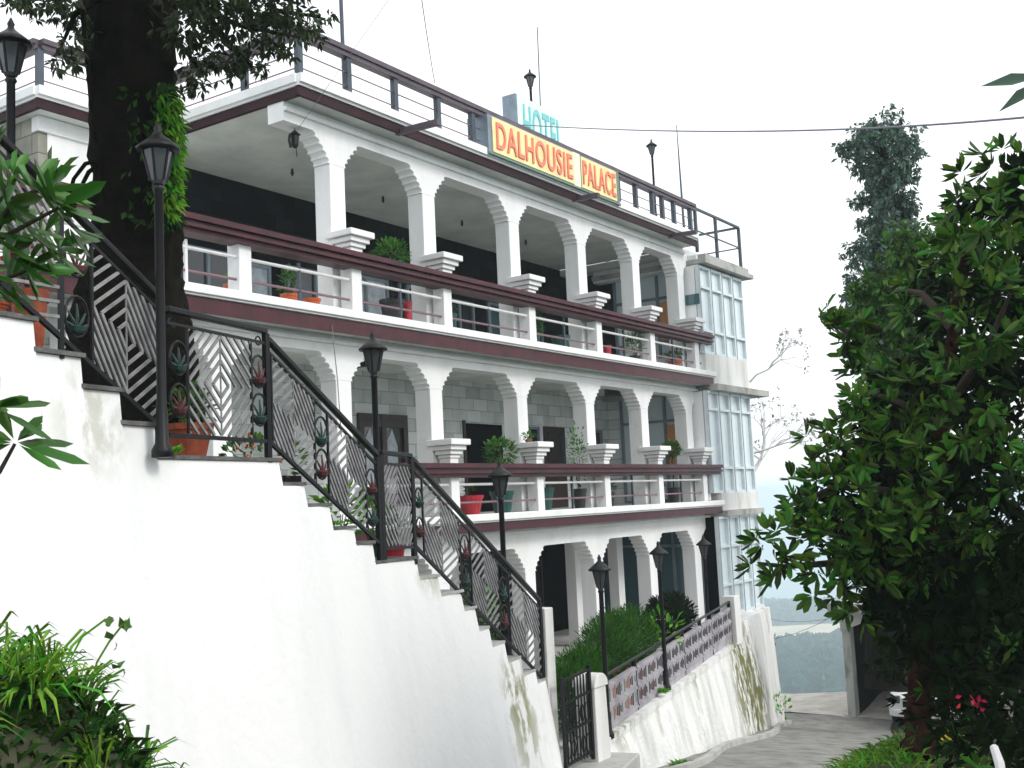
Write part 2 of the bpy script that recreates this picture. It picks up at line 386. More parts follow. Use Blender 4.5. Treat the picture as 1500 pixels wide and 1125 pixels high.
sheet('gravel_verge', 'roadfar', [[(x, y, roadz(y) + .03 + .02 * nz(x, y) + .10 * max(0, x + 12.2) * sm((y - 29) / 2.5)) for x in np.arange(-14, -5, .5)] for y in np.arange(28.6, 31.9, .33)],
      'pale gravel at the far end of the road', 'verge')
# drain kerb along the wall foot
g = MB()
kp = [(base_x(y) + .28 + .12 * math.sin(y * .9), y, roadz(y) + .03) for y in np.arange(13, 27.4, .5)]
for a, b in zip(kp[:-1], kp[1:]): g.bar(a, b, .12, .16)
tag(g.build('kerb', 'concrete'), 'low concrete drain kerb along the wall foot', 'kerb', kind='structure')
# the valley, out to the horizon
prof = [(44, -18), (120, -42), (260, -68), (430, -84), (560, -88), (700, -98), (800, -107), (830, -111), (1010, -121.5), (1060, -124), (1200, -132), (1420, -150), (1700, -230), (3000, -420), (6000, -520), (12000, -560), (26000, -600)]
pr, pz = zip(*prof)
g = MB(); rr = np.concatenate([np.arange(40, 200, 20), np.arange(200, 1800, 40), np.geomspace(1800, 26000, 24)]); th = np.linspace(R(-100), R(100), 121)
def vz(r, t): return float(np.interp(r, pr, pz)) + .012 * r * math.sin(t * 9 + r * .004) * (r > 200) * .5 * min(1, 900 / r)
g.add([(r * math.sin(t), r * math.cos(t), vz(r, t)) for r in rr for t in th], [(i * 121 + j, i * 121 + j + 1, (i + 1) * 121 + j + 1, (i + 1) * 121 + j) for i in range(len(rr) - 1) for j in range(120)])
tag(g.build('valley', 'valley', smooth=True), 'hazy wooded valley far below', 'valley', kind='structure')
VT = -R(19.6)
sheet('field', 'sand', [[(r * math.sin(VT + t), r * math.cos(VT + t), vz(r, VT + t) + 2.5) for t in np.linspace(-.12, .12, 25)] for r in np.linspace(835, 1010, 9)],
      'pale dry field on a shelf above the wooded slope', 'field')
def crowns(n, r0, r1, size, spread, name, label):
    P, D, N, L = [], [], [], []
    for i in range(n):
        r = rng.uniform(r0, r1); t = VT + rng.uniform(-spread, spread); z = vz(r, t)
        c = np.array([r * math.sin(t), r * math.cos(t), z]); s = size * rng.uniform(.6, 1.3)
        k = 26; u = unit(k); u[:, 2] = np.abs(u[:, 2]) * 1.1 - .15
        P.append(c + u * s * .55); D.append(u + unit(k) * .5); N.append(unit(k)); L.append(np.full(k, s * .75))
    L = np.concatenate(L)
    tag(leaves(name, np.concatenate(P), np.concatenate(D), np.concatenate(N), L, L * .8, 'forest'), label, 'forest', kind='stuff')
crowns(900, 420, 735, 11, .10, 'forest', 'dense distant forest covering the slope below the field')
crowns(420, 1030, 1420, 13, .12, 'forest', 'far line of trees fading into haze beyond the field')

# ------------------------------------------------------------------ the hotel
PX, PB = -11.35, -11.67                             # pillar front and back
hotel = empty('hotel_building', (-12.5, 18, -3.15), 'white three storey hotel with arcaded balconies, maroon handrails and a glazed end bay', 'hotel')
PY = [7.75, 10.05, 12.40, 14.63, 17.20, 19.68, 22.05, 24.33]
HW = .165
def arch(i0, i1, zs, zc, zt, name='arch', left_free=None):
    a = left_free if left_free is not None else PY[i0]; b = PY[i1]
    rise = zc - zs
    def scallop(y0, sgn):   # five lobed corbels from the pillar edge up to the crown
        pts = []
        for k in range(5):
            ya, za = y0 + sgn * (.36 * (k / 5) ** 1.25), zs + rise * k / 5
            yb, zb = y0 + sgn * (.36 * ((k + 1) / 5) ** 1.25), zs + rise * (k + 1) / 5
            for t in (0, .35, .7, 1.):
                pts.append((ya + (yb - ya) * (1 - math.cos(t * math.pi / 2)) + sgn * .03 * (t == 0), za + (zb - za) * math.sin(t * math.pi / 2)))
        return pts
    lo = []
    if left_free is None: lo += [(a, zs), (a + HW, zs)] + scallop(a + HW, 1)
    else: lo += [(a, zc)]
    r = scallop(b - HW, -1)[::-1]
    lo += r + [(b - HW, zs), (b, zs)]
    poly = [(PX, y, z) for y, z in lo] + [(PX, b, zt), (PX, a, zt)]
    MB().prism(poly, (PB - PX, 0, 0)).build(name, 'plaster', hotel)
def pillar(y, z0, z1):
    MB().box(PB, PX, y - HW, y + HW, z0, z1).build('pillar', 'plaster', hotel, bevel=.012)
def post(y, z0, cap=True):
    p = MB().box(-11.29, -11.06, y - .07, y + .15, z0, z0 + .93).build('balustrade_post', 'plaster', hotel, bevel=.01)
    if cap:
        m = MB()
        for k, (w, za, zb) in enumerate([(.13, .93, .99), (.165, .99, 1.06), (.21, 1.06, 1.14), (.265, 1.14, 1.24)]):
            m.box(-11.17 - w, -11.17 + w, y + .04 - w, y + .04 + w, z0 + za, z0 + zb)
        m.build('post_cap', 'plaster', p, bevel=.014)
def handrail(y0, y1, zt):
    m = MB()
    m.box(-11.30, -10.90, y0, y1, zt - .075, zt); m.box(-11.26, -10.96, y0, y1, zt - .12, zt - .077)
    m.box(-11.27, -10.92, y0, y1, zt - .165, zt - .122); m.box(-11.24, -10.98, y0, y1, zt - .225, zt - .167)
    m.build('handrail', 'maroon', hotel)
def slab(name, y0, y1, zt, th, xin=-15.2, xo=-10.98):
    s = MB().box(xin, xo - .04, y0, y1, zt - th, zt - .002).build(name, 'soffit', hotel)
    m = MB().box(xo - .038, xo + .07, y0 - .03, y1 + .03, zt - .115, zt)
    m.box(xo - .038, xo + .035, y0 - .02, y1 + .02, zt - .145, zt - .117)
    m.build('slab_edge', 'plaster', s, bevel=.01)
    MB().box(xo - .038, xo - .005, y0, y1, zt - th - .03, zt - .147).build('edge_band', 'maroon', s)
    MB().box(PX + .002, PX + .06, y0, y1, zt - th - .13, zt - th - .07).build('moulding', 'plaster', s, bevel=.008)
    return s
YE = 25.05
slab('upper_balcony_slab', 5.5, YE, 2.92, .32)
slab('lower_balcony_slab', 7.2, YE, -.15, .27)
for fl, zs, zc, zt, z0 in (('top', 5.23, 5.66, 5.95, 2.92), ('mid', 1.94, 2.34, 2.60, -.15), ('low', -1.24, -.80, -.42, -3.15)):
    i0 = 2 if fl == 'top' else 0 if fl == 'mid' else 2
    for i in range(i0, 8): pillar(PY[i], z0, zs)
    for i in range(i0, 7): arch(i, i + 1, zs, zc, zt)
    if fl == 'top': arch(0, 2, zs, zc, zt, left_free=11.30)
    MB().prism([(PX, PY[7], zs), (PX, PY[7] + HW, zs), (PX, PY[7] + HW + .05, zs + .2), (PX, 24.85, zc), (PX, 24.85, zt), (PX, PY[7], zt)], (PB - PX, 0, 0)).build('arch', 'plaster', hotel)
for i in range(2, 8): post(PY[i], 2.92)
for y in (10.2,): post(y, 2.92, cap=False)
for i in range(3, 8): post(PY[i], -.15)
handrail(5.6, YE + .02, 3.81); handrail(13.1, YE + .05, .69)
for (ya, zb) in ((5.6, 2.92), (12.2, -.15)):
    MB().tube([(-11.13, ya, zb + .50), (-11.13, YE, zb + .50)], .024).build('pipe_rail', 'whitepipe', hotel)
    MB().tube([(-11.13, ya, zb + .20), (-11.13, YE, zb + .20)], .019).build('pipe_rail', 'mauvepipe', hotel)
    for i in range(2 if zb > 0 else 3, 7):
        y = (PY[i] + PY[i + 1]) / 2
        MB().box(-11.15, -11.11, y - .02, y + .02, zb, zb + .62).build('baluster', 'bluegrey', hotel)
for y in (8.3, 9.3, 11.3): MB().box(-11.15, -11.11, y - .02, y + .02, 2.92, 3.52).build('baluster', 'bluegrey' if y != 9.3 else 'whitepipe', hotel)

# walls behind the balconies
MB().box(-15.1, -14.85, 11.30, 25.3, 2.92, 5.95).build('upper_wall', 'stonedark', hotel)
MB().box(-14.2, -13.95, 6.5, 25.3, -.15, 2.60).build('middle_wall', 'stonelight', hotel)
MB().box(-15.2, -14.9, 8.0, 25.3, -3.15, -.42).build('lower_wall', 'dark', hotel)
MB().box(-14.8, -11.4, 8.0, 8.2, -3.15, -.42).build('lower_wall', 'plaster', hotel)
MB().box(-15.2, PX + .02, 8.0, YE, -3.35, -3.152).build('ground_floor_slab', 'floor', hotel)
MB().box(-14.8, -14.4, 5.4, 11.3, -.15, 2.58).build('terrace_wall', 'stonelight', hotel)
for y in (14.8, 16.9, 19.3, 21.4, 23.3): MB().box(-13.1, -12.85, y - .14, y + .14, -3.15, -.42).build('inner_column', 'plaster', hotel)

def glazed(name, x, y0, y1, z0, z1, cols, fm, pm, transom=None, fw=.06, parent=None, axis='y', dep=.07, fixed=0.):
    """framed window in a wall facing +x (axis y) or facing -y (axis x)"""
    m = MB()
    def bx(a0, a1, c0, c1, d0, d1):
        if axis == 'y': m.box(x + d0, x + d1, a0, a1, c0, c1)
        else: m.box(a0, a1, fixed - d1, fixed - d0, c0, c1)
    ed = np.linspace(y0, y1, cols + 1)
    for k, e in enumerate(ed):
        c = min(max(e, y0 + fw / 2), y1 - fw / 2); bx(c - fw / 2, c + fw / 2, z0, z1, 0, dep)
    tz = [z0 + fw / 2, z1 - fw / 2] + list(transom or [])
    for t in tz:
        for k in range(cols):
            a = ed[k] + (fw if k == 0 else fw / 2); b = ed[k + 1] - (fw if k == cols - 1 else fw / 2)
            bx(a, b, t - fw / 2, t + fw / 2, .003, dep - .004)
    o = m.build(name, fm, parent if parent is not None else hotel)
    m = MB(); bx(y0 + .01, y1 - .01, z0 + .01, z1 - .01, .012, .022)
    m.build('pane', pm, o)
    return o
# upper floor doors and windows
for (a, b, z1, c, pm) in ((11.6, 12.0, 5.0, 1, 'paneteal'), (12.3, 13.4, 4.6, 2, 'panedark'), (13.75, 14.3, 4.5, 1, 'window_fill'), (14.7, 15.5, 4.6, 1, 'panedark'), (16.2, 17.6, 4.7, 2, 'window_fill'),
                       (18.2, 19.0, 4.7, 1, 'panedark'), (19.5, 20.6, 4.6, 2, 'panedark'), (21.2, 22.2, 4.7, 2, 'paneteal'), (22.7, 23.5, 4.6, 1, 'panedark')):
    glazed('glazed_door', -14.848, a, b, 2.93, z1, c, 'framedk', pm, [3.9] if c > 1 else None)
MB().box(-14.846, -14.80, 11.52, 11.66, 4.72, 4.9).build('wall_lamp', 'white', hotel)
# middle floor
wd_ = glazed('carved_window', -13.948, 15.55, 16.95, .1, 1.80, 2, 'wood', 'panedark', [1.62], fw=.13)
for k, (ya, yb) in enumerate(((15.72, 16.14), (16.36, 16.78))):
    m = MB(); m.prism([(-13.925, ya, .3), (-13.925, yb - .12, .3), (-13.925, yb - .12, 1.2), (-13.925, (ya + yb) / 2 - .06, 1.52), (-13.925, ya, 1.3)], (.012, 0, 0)); m.build('window_fill', 'window_fill', wd_)
MB().box(-13.948, -13.93, 18.9, 20.25, -.14, 1.72).build('doorway', 'dark', hotel)  # dark sheet stands in for the unlit room behind
MB().box(-13.948, -13.915, 18.82, 18.898, -.14, 1.78).build('door_jamb', 'wood', hotel)
glazed('narrow_window', -13.948, 21.1, 21.7, .2, 1.72, 1, 'framedk', 'panedark')
MB().box(-13.948, -13.925, 21.72, 21.90, -.14, 1.8).build('door_jamb', 'whitepipe', hotel)
dr = MB().box(-13.948, -13.91, 21.92, 22.85, -.14, 1.74).build('door', 'wood', hotel)
MB().box(-13.908, -13.895, 22.05, 22.72, .75, 1.6).build('door_panel', 'panedark', dr)
glazed('square_window', -13.948, 24.0, 24.6, .9, 1.72, 1, 'framedk', 'panedark')
# end walls with glazing, at the far end of the two balconies
for z0, z1 in ((2.92, 5.95), (-.15, 2.60)):
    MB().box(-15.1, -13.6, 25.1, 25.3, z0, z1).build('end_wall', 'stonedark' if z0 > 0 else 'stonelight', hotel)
    glazed('end_window', 0, -13.6, -11.75, z0 + .02, z1 - (.17 if z0 > 0 else .01), 3, 'framedk', 'paneblue', [z0 + 2.0, z0 + .9], axis='x', fixed=25.14, dep=.09)
    MB().box(-12.35, -12.05, 25.10, 25.115, z0 + .95, z0 + 1.9).build('window_fill', 'warmlight', hotel)  # orange panel paints the light showing in the end window
glazed('end_window', 0, -14.6, -11.5, -3.1, -.45, 4, 'framedk', 'paneteal', [-1.2], axis='x', fixed=25.0, dep=.09)
for (a, b) in ((15.2, 16.6), (17.2, 18.9), (19.6, 21.0), (21.8, 23.0)):
    glazed('shop_window', -14.898, a, b, -3.1, -.9, 2, 'wood', 'panedark', [-1.5])

MB().box(-15, -11.36, 24.56, 25.5, 5.79, 5.948).build('end_ceiling', 'soffit', hotel)
# roof of the main block and of the set back wing
rf = MB().box(-22, -11.06, 11.34, 24.55, 5.952, 6.19).box(-22, -14.16, 9.26, 11.338, 5.952, 6.19).build('roof', 'soffit', hotel)
def edge(p, q, n):   # white lip and maroon band along a roof edge, n = outward
    p, q, n = (np.array(v, float) for v in (p, q, n)); d = (q - p) / np.linalg.norm(q - p)
    def strip(m, o0, o1, z0, z1):
        a, b = p, q
        m.hexa([(*(a + n * o0), z0), (*(b + n * o0), z0), (*(b + n * o1), z0), (*(a + n * o1), z0), (*(a + n * o0), z1), (*(b + n * o0), z1), (*(b + n * o1), z1), (*(a + n * o1), z1)])
    m = MB(); strip(m, -.04, .09, 6.125, 6.255); strip(m, -.04, .045, 6.085, 6.123); m.build('roof_edge', 'plaster', rf)
    m = MB(); strip(m, -.04, .02, 5.945, 6.083); m.build('edge_band', 'maroond', rf)
edge((-11.02, 11.25), (-11.02, 24.62), (1, 0)); edge((-14.03, 11.30), (-11.02, 11.30), (0, -1))
edge((-14.12, 9.17), (-14.12, 11.20), (1, 0)); edge((-22, 9.22), (-14.12, 9.22), (0, -1))
MB().box(PX + .002, PX + .05, 11.30, 24.6, 5.80, 5.86).build('moulding', 'plaster', hotel)
MB().box(-14.55, -14.42, 9.55, 11.6, 2.93, 5.95).build('wing_wall', 'plaster', hotel)
MB().box(-22, -14.425, 9.40, 9.548, 2.93, 5.95).build('wing_wall', 'stonewing', hotel)
MB().box(-14.55, -14.38, 9.38, 11.6, 5.72, 5.94).build('moulding', 'plaster', hotel)
# roof railing
def roofrail(pts, posts, xin):
    for a, b in zip(pts[:-1], pts[1:]):
        a3, b3 = np.array([*a, 0.]), np.array([*b, 0.])
        m = MB(); m.bar(a3 + [0, 0, 6.96], b3 + [0, 0, 6.96], .20, .075); m.bar(a3 + [0, 0, 6.885], b3 + [0, 0, 6.885], .14, .07)
        m.build('roof_handrail', 'roofrail', hotel)
        for z in (6.62, 6.40): MB().tube([a3 + [0, 0, z], b3 + [0, 0, z]], .011, 6).build('roof_pipe', 'mauvepipe', hotel)
    for p in posts: MB().box(p[0] - .045, p[0] + .045, p[1] - .045, p[1] + .045, 6.19, 6.85).build('roof_post', 'bluegrey', hotel)
roofrail([(-22, 9.28), (-14.2, 9.28), (-14.2, 11.36), (-11.08, 11.36), (-11.08, 24.7)],
         [(-14.2, 9.28), (-15.6, 9.28), (-17.2, 9.28), (-14.2, 10.9), (-12.2, 11.36), (-11.08, 11.36)] + [(-11.08, y) for y in (12.4, 13.5, 14.62, 15.6, 20.9, 21.7, 22.5, 23.0, 23.6, 24.5)], 0)
# rain spouts through the roof edge
for y, l in ((13.55, .75), (19.0, .5), (23.3, .6)):
    MB().bar((-11.1, y, 5.98), (-11.0 + l, y, 5.96), .09, .09).build('rain_spout', 'roofrail', hotel)
# ceiling lamps under the soffits
for i in range(2, 7):
    y = (PY[i] + PY[i + 1]) / 2
    MB().lathe((-12.3, y, 5.80), [(.01, 0), (.05, .02), (.055, .07), (.03, .10), (.02, .149)], 8).build('ceiling_bulb', 'white', hotel)
    MB().lathe((-13.6, y + .2, 5.82), [(.01, 0), (.03, .04), (.02, .129)], 8).build('ceiling_hook', 'darkpot', hotel)
for y in (13.9, 22.9): MB().box(-12.7, -12.35, y - .18, y + .18, 2.38, 2.58).build('ceiling_fixture', 'darkpot', hotel)

# glazed end bay
TY0, TY1, TX = 25.12, 27.3, -11.0
bay = MB().box(-14, TX - .10, TY0, TY1, 5.50, 5.78).build('bay_roof', 'concrete', hotel)
MB().box(-14, TX + .16, 24.7, TY1 + .42, 5.55, 5.66).build('bay_cornice', 'concrete', hotel)
MB().box(-14, TX + .10, 24.85, TY1 + .25, 5.662, 5.80).build('bay_cornice', 'concrete', hotel)
MB().box(-14, TX - .001, 24.7, TY1, 2.62, 3.36).build('bay_wall', 'bayplaster', hotel)
MB().box(-14, TX + .22, 24.8, TY1 + .78, 2.46, 2.615).build('bay_ledge', 'concrete', hotel)
MB().box(-14, TX + .02, 25.07, TY1 + .03, -.40, .02).build('bay_wall', 'bayplaster', hotel)
MB().box(-14, TX + .12, 25.1, TY1 + .12, -.54, -.405).build('bay_ledge', 'concrete', hotel)
for z0, z1, tr in ((3.36, 5.50, [4.98, 3.92]), (.02, 2.46, [2.02, .62]), (-2.86, -.54, [-1.25, -2.15])):
    y0 = 24.62 if z0 > 0 else 24.8
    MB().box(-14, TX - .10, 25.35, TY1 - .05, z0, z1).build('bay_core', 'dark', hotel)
    ys_ = np.linspace(y0, TY1, 5)
    for k in range(4):
        glazed('bay_window', TX - .098, ys_[k], ys_[k + 1] - .004, z0, z1, 1, 'frame', 'paneblue', tr, fw=.06, dep=.10)
        MB().box(TX - .09, TX + .005, ys_[k] + .002, ys_[k] + .05, z0 + .003, z1 - .003).build('shade_mullion', 'framedk', hotel)  # slate strip paints the shaded side of each bay frame
MB().box(-11.72, -11.12, 24.63, 24.76, 2.93, 5.5).build('bay_pier', 'plaster', hotel)
MB().box(-11.72, -11.12, 24.63, 24.76, -.14, 2.45).build('bay_pier', 'plaster', hotel)
MB().box(-14, -11.101, 24.77, 25.09, 5.5, 5.78).build('bay_lintel', 'plaster', hotel)
MB().box(-11.38, -11.02, 24.60, 24.64, 4.55, 4.8).build('wall_plaque', 'paneteal', hotel)
MB().box(-14, TX + .0, 24.8, TY1 + .02, -3.6, -2.86).build('bay_wall', 'bayplaster', hotel)
an = MB().box(-15, -11.62, 27.35, 28.6, -7.0, -2.9).build('annex_wall', 'plaster', hotel)
MB().box(-11.618, -11.60, 27.9, 28.3, -4.1, -3.55).build('annex_window', 'panedark', an)
# steel frame on the bay roof
m = MB(); c4 = [(-11.1, 24.85), (-11.1, 26.05), (-11.1, 27.55), (-13.6, 27.55), (-13.6, 24.85)]
for x, y in c4: m.box(x - .035, x + .035, y - .035, y + .035, 5.86, 6.93)
for (a, b) in (((-11.1, 24.85), (-11.1, 27.55)), ((-11.1, 27.55), (-13.6, 27.55)), ((-13.6, 24.85), (-13.6, 27.55))):
    m.bar((*a, 6.95), (*b, 6.95), .07, .05)
    m.bar((*a, 6.40), (*b, 6.40), .03, .03)
m.build('roof_frame', 'bluegrey', hotel)

# ------------------------------------------------------------------ roof signs
def lettering(txt, y0, y1, z0, z1, x, mname, parent, outline=None):
    cu = bpy.data.curves.new('lettering', 'FONT'); cu.body = txt; cu.size = 1; cu.extrude = .012; cu.space_character = 1.12; cu.offset = .012
    o = bpy.data.objects.new('lettering_source', cu); col.objects.link(o)
    dg = bpy.context.evaluated_depsgraph_get(); me = bpy.data.meshes.new_from_object(o.evaluated_get(dg)); bpy.data.objects.remove(o)
    co = np.empty(len(me.vertices) * 3); me.vertices.foreach_get('co', co); co = co.reshape(-1, 3)
    lo, hi = co.min(0), co.max(0); u = (co - lo) / (hi - lo)
    w = np.stack([x + u[:, 2] * .02, y0 + u[:, 0] * (y1 - y0), z0 + u[:, 1] * (z1 - z0)], 1)
    me.vertices.foreach_set('co', w.ravel()); me.update(); me.materials.clear(); me.materials.append(M[mname])
    q = bpy.data.objects.new('lettering', me); col.objects.link(q); q.parent = parent; q.matrix_parent_inverse = Matrix.Translation(-parent.location)
sg = empty('name_board', (-11.0, 18.2, 6.15), 'long yellow name board with red capital letters fixed along the roof railing', 'sign')
y0, y1, ym0, ym1 = 15.95, 20.62, 18.72, 18.98
MB().box(-11.34, -10.90, y0 - .12, y1, 6.14, 6.87).build('sign_box', 'signside', sg)
MB().box(-10.898, -10.88, y0, ym0, 6.20, 6.84).build('sign_face', 'yellow', sg); MB().box(-10.898, -10.88, ym1, y1 - .14, 6.20, 6.84).build('sign_face', 'yellow', sg)
MB().box(-10.898, -10.875, ym0 + .002, ym1 - .002, 6.18, 6.86).build('sign_divider', 'cream', sg)
MB().box(-10.898, -10.872, y0 - .12, y1, 6.14, 6.178).box(-10.898, -10.872, y1 - .138, y1 - .05, 6.18, 6.86).box(-10.898, -10.872, ym1 + .0, ym1 + .03, 6.18, 6.86).build('sign_trim', 'signgreen', sg)
lettering('DALHOUSIE', y0 + .10, ym0 - .06, 6.27, 6.77, -10.879, 'signred', sg); lettering('PALACE', ym1 + .09, y1 - .20, 6.27, 6.77, -10.879, 'signred', sg)
hg = empty('hotel_board', (-12.5, 20.2, 6.2), 'pale turquoise roof board reading HOTEL standing behind the yellow board', 'sign')
MB().box(-12.85, -12.52, 19.25, 21.2, 7.3, 8.62).build('sign_box', 'signside', hg)
MB().box(-12.518, -12.50, 19.30, 21.18, 7.32, 8.60).build('sign_face', 'paleteal', hg)
lettering('HOTEL', 19.5, 21.05, 7.62, 8.46, -12.499, 'teal', hg)
MB().box(-12.8, -12.7, 19.5, 19.6, 6.19, 7.3).build('leg', 'signside', hg); MB().box(-12.8, -12.7, 20.8, 20.9, 6.19, 7.3).build('leg', 'signside', hg)

# ------------------------------------------------------------------ lamp posts
def make_lamp(loc, label, h=2.3):
    r = empty('lamp_post', loc, label, 'lamp post', 'black lantern lamp posts'); x, y, z = loc
    MB().lathe((x, y, z), [(.075, 0), (.075, .05), (.05, .10), (.042, .32), (.034, .36), (.032, h - .42), (.045, h - .40), (.03, h - .37)], 10).build('pole', 'blackmetal', r, smooth=True)
    b = MB().lathe((x, y, z), [(.04, h - .37), (.055, h - .345), (.105, h - .13), (.105, h - .125)], 6).build('lantern', 'lampglass', r)
    m = MB()
    for k in range(6):
        t = k * math.pi / 3; c, s_ = math.cos(t), math.sin(t)
        m.bar((x + .056 * c, y + .056 * s_, z + h - .345), (x + .108 * c, y + .108 * s_, z + h - .125), .014, .014)
    m.build('lantern_frame', 'blackmetal', b)
    MB().lathe((x, y, z), [(.02, h - .125), (.15, h - .125), (.155, h - .105), (.10, h - .06), (.05, h - .02), (.03, h), (.022, h + .02), (.028, h + .04), (.006, h + .09)], 12).build('lamp_cap', 'blackmetal', r, smooth=True)
    return r
L1 = make_lamp((-6.34, 5.07, .43), 'black lantern post at the top of the landing, in front of the mossy trunk')
for loc, lab in (((-7.72, 8.9, -.51), 'black lantern post by the small middle landing of the stairs'),
                 ((-7.72, 11.13, -1.85), 'black lantern post on the lowest stair flight above the white wall'),
                 ((-7.59, 13.18, -3.12), 'black lantern post beside the gate pillar at the near end of the fence'),
                 ((-8.50, 16.71, -3.11), 'black lantern post at the middle of the lilac fence'),
                 ((-9.69, 21.06, -3.19), 'black lantern post at the far end of the lilac fence'),
                 ((*at(16, 43, 9.6)[:2], at(16, 43, 9.6)[2] - 2.3), 'black lantern post at the head of the stairs near the stone wing'),
                 ((*ony(776, 106, 22)[:2], ony(776, 106, 22)[2] - 2.3), 'slim lantern post standing on the roof behind the turquoise board'),
                 ((*ony(954, 208, 27)[:2], ony(954, 208, 27)[2] - 2.3), 'slim lantern post standing alone on the roof past the yellow board')):
    copy_tree(L1, loc, lab)

# ------------------------------------------------------------------ the outside staircase
st = empty('staircase', (-6.9, 8.5, -2.5), 'white staircase with a tall smooth side wall descending past the hotel', 'staircase')
prof_ = [(2.4, 1.85), (2.75, 1.65), (3.1, 1.46), (3.55, 1.26), (4.06, 1.07), (4.44, .87), (4.78, .65), (5.11, .425), (6.52, .23), (6.86, .05), (7.235, -.16), (7.615, -.31), (7.93, -.50), (8.72, -.71), (9.15, -.91), (9.66, -1.11), (9.96, -1.36), (10.25, -1.57), (10.635, -1.80), (11.05, -2.01), (11.46, -2.16), (11.75, -2.16)]
ny = [p[0] for p in prof_]; nzv = [p[1] + .02 for p in prof_]
def zl(y): return float(np.interp(y, [2, 5.11, 6.5, 7.93, 8.72, 11.9], [2.1, .5, .5, -.3, -.45, -2.05]))
def wall_x(y, z):
    o = max(0, zl(y) - z); return   .17 * o + .02 * o * math.sin(y * 2.1)
m = MB(); cols_ = []
for i in range(len(prof_) - 1):
    (ya, za), (yb, _) = prof_[i], prof_[i + 1]
    nsub = max(1, int((yb - ya) / .3)); yy = np.linspace(ya, yb, nsub + 1)
    for a, b in zip(yy[:-1], yy[1:]):
        qa = [S(a, wall_x(a, za - 0) if k == 0 else wall_x(a, za - (za - roadz(a) + .4) * k / 7), za - (za - roadz(a) + .4) * k / 7) for k in range(8)]
        qb = [S(b, wall_x(b, za - (za - roadz(b) + .4) * k / 7), za - (za - roadz(b) + .4) * k / 7) for k in range(8)]
        vs = qa + qb; m.add(vs, [(k, k + 1, 9 + k, 8 + k) for k in range(7)])
        m.add([qa[0], qb[0], S(b, -.25, za), S(a, -.25, za)], [(0, 1, 2, 3)])
    zn = prof_[i + 1][1]
    m.add([S(yb, wall_x(yb, za), za), S(yb, -.25, za), S(yb, -.25, zn), S(yb, wall_x(yb, zn), zn)], [(0, 1, 2, 3)])
ya, za = prof_[-1]
e = [S(ya, wall_x(ya, z), z) for z in np.linspace(za, roadz(ya) - .4, 8)]
m.add(e + [S(ya, -.25, za), S(ya, -.25, roadz(ya) - .4)], [(0, 1, 2, 3, 4, 5, 6, 7, 9, 8)])
m.build('side_wall', 'stairwall', st)
for i in range(len(prof_) - 1):
    (ya, za), (yb, _) = prof_[i], prof_[i + 1]
    def blk(o0, o1, a, b, z0, z1): return [S(a, o0, z0), S(a, o1, z0), S(b, o1, z0), S(b, o0, z0), S(a, o0, z1), S(a, o1, z1), S(b, o1, z1), S(b, o0, z1)]
    s_ = MB().hexa(blk(-1.35, -.26, ya, yb, min(za - .45, za - .35), za)).build('landing' if yb - ya > .7 else 'step', 'concrete', st)
    MB().hexa(blk(-1.38, .028, ya - .012, yb + .02, za + .003, za + .032)).build('tread', 'tread' if za > -.6 else 'concrete', s_)
# sloping fill under the far side of the stairs
m = MB(); m.prism([S(y, -1.3, z) for y, z in ((1.8, 1.5), (5.1, .0), (6.5, -.2), (8.7, -1.0), (11.7, -2.6), (11.7, -3.4), (1.8, -3.4))], tuple(S(5, -1.5, 0) - S(5, -1.3, 0)))
m.build('rear_wall', 'concrete', st)

# ------------------------------------------------------------------ stair railing: frames, nested diamond panels, hoops
rail = empty('stair_railing', (-6.9, 8.5, -.5), 'black iron stair railing with nested diamond panels and hoops with coloured palm shapes', 'railing')
def lin(pts): a, b = zip(*pts); return lambda y: float(np.interp(y, a, b))
def lx(p0, p1): return lambda y: p0[1] + (p1[1] - p0[1]) * (y - p0[0]) / (p1[0] - p0[0])
FL = [('up', 3.0, 5.18, lx((3.81, 2.37), (5.19, 1.57)), lx((3.81, 1.47), (5.2, .63))),
      ('land', 5.25, 6.40, lx((5.24, 1.51), (6.35, 1.49)), lx((5.24, .60), (6.42, .59))),
      ('mid', 6.42, 8.06, lx((6.36, 1.46), (7.98, .56)), lx((6.45, .57), (8.1, -.34))),
      ('land2', 8.12, 8.70, lx((8.1, .54), (8.7, .52)), lx((8.1, -.36), (8.7, -.38))),
      ('low', 8.72, 11.74, lx((8.7, .50), (11.94, -1.31)), lx((8.7, -.36), (11.88, -2.22)))]
SEG = {'up': [('p', 3.05, 4.28), ('h', 4.28, 4.54), ('p', 4.54, 5.16)],
       'land': [('h', 5.27, 5.46), ('p', 5.46, 6.20), ('h', 6.20, 6.40)],
       'mid': [('p', 6.46, 7.05), ('h', 7.05, 7.25), ('p', 7.25, 7.85), ('h', 7.85, 8.04)],
       'land2': [('p', 8.14, 8.68)],
       'low': [('h', 8.75, 8.90), ('p', 8.90, 9.66), ('h', 9.66, 9.92), ('p', 9.92, 10.58), ('h', 10.58, 10.84), ('p', 10.86, 11.70)]}
def clip(a, b):
    """clip a segment to the unit square"""
    t0, t1 = 0., 1.; d = (b[0] - a[0], b[1] - a[1])
    for p, q in ((-d[0], a[0]), (d[0], 1 - a[0]), (-d[1], a[1]), (d[1], 1 - a[1])):
        if abs(p) < 1e-9:
            if q < 0: return None
            continue
        r = q / p
        if p < 0: t0 = max(t0, r)
        else: t1 = min(t1, r)
    if t1 - t0 < .02: return None
    return (a[0] + d[0] * t0, a[1] + d[1] * t0), (a[0] + d[0] * t1, a[1] + d[1] * t1)
flip = 0
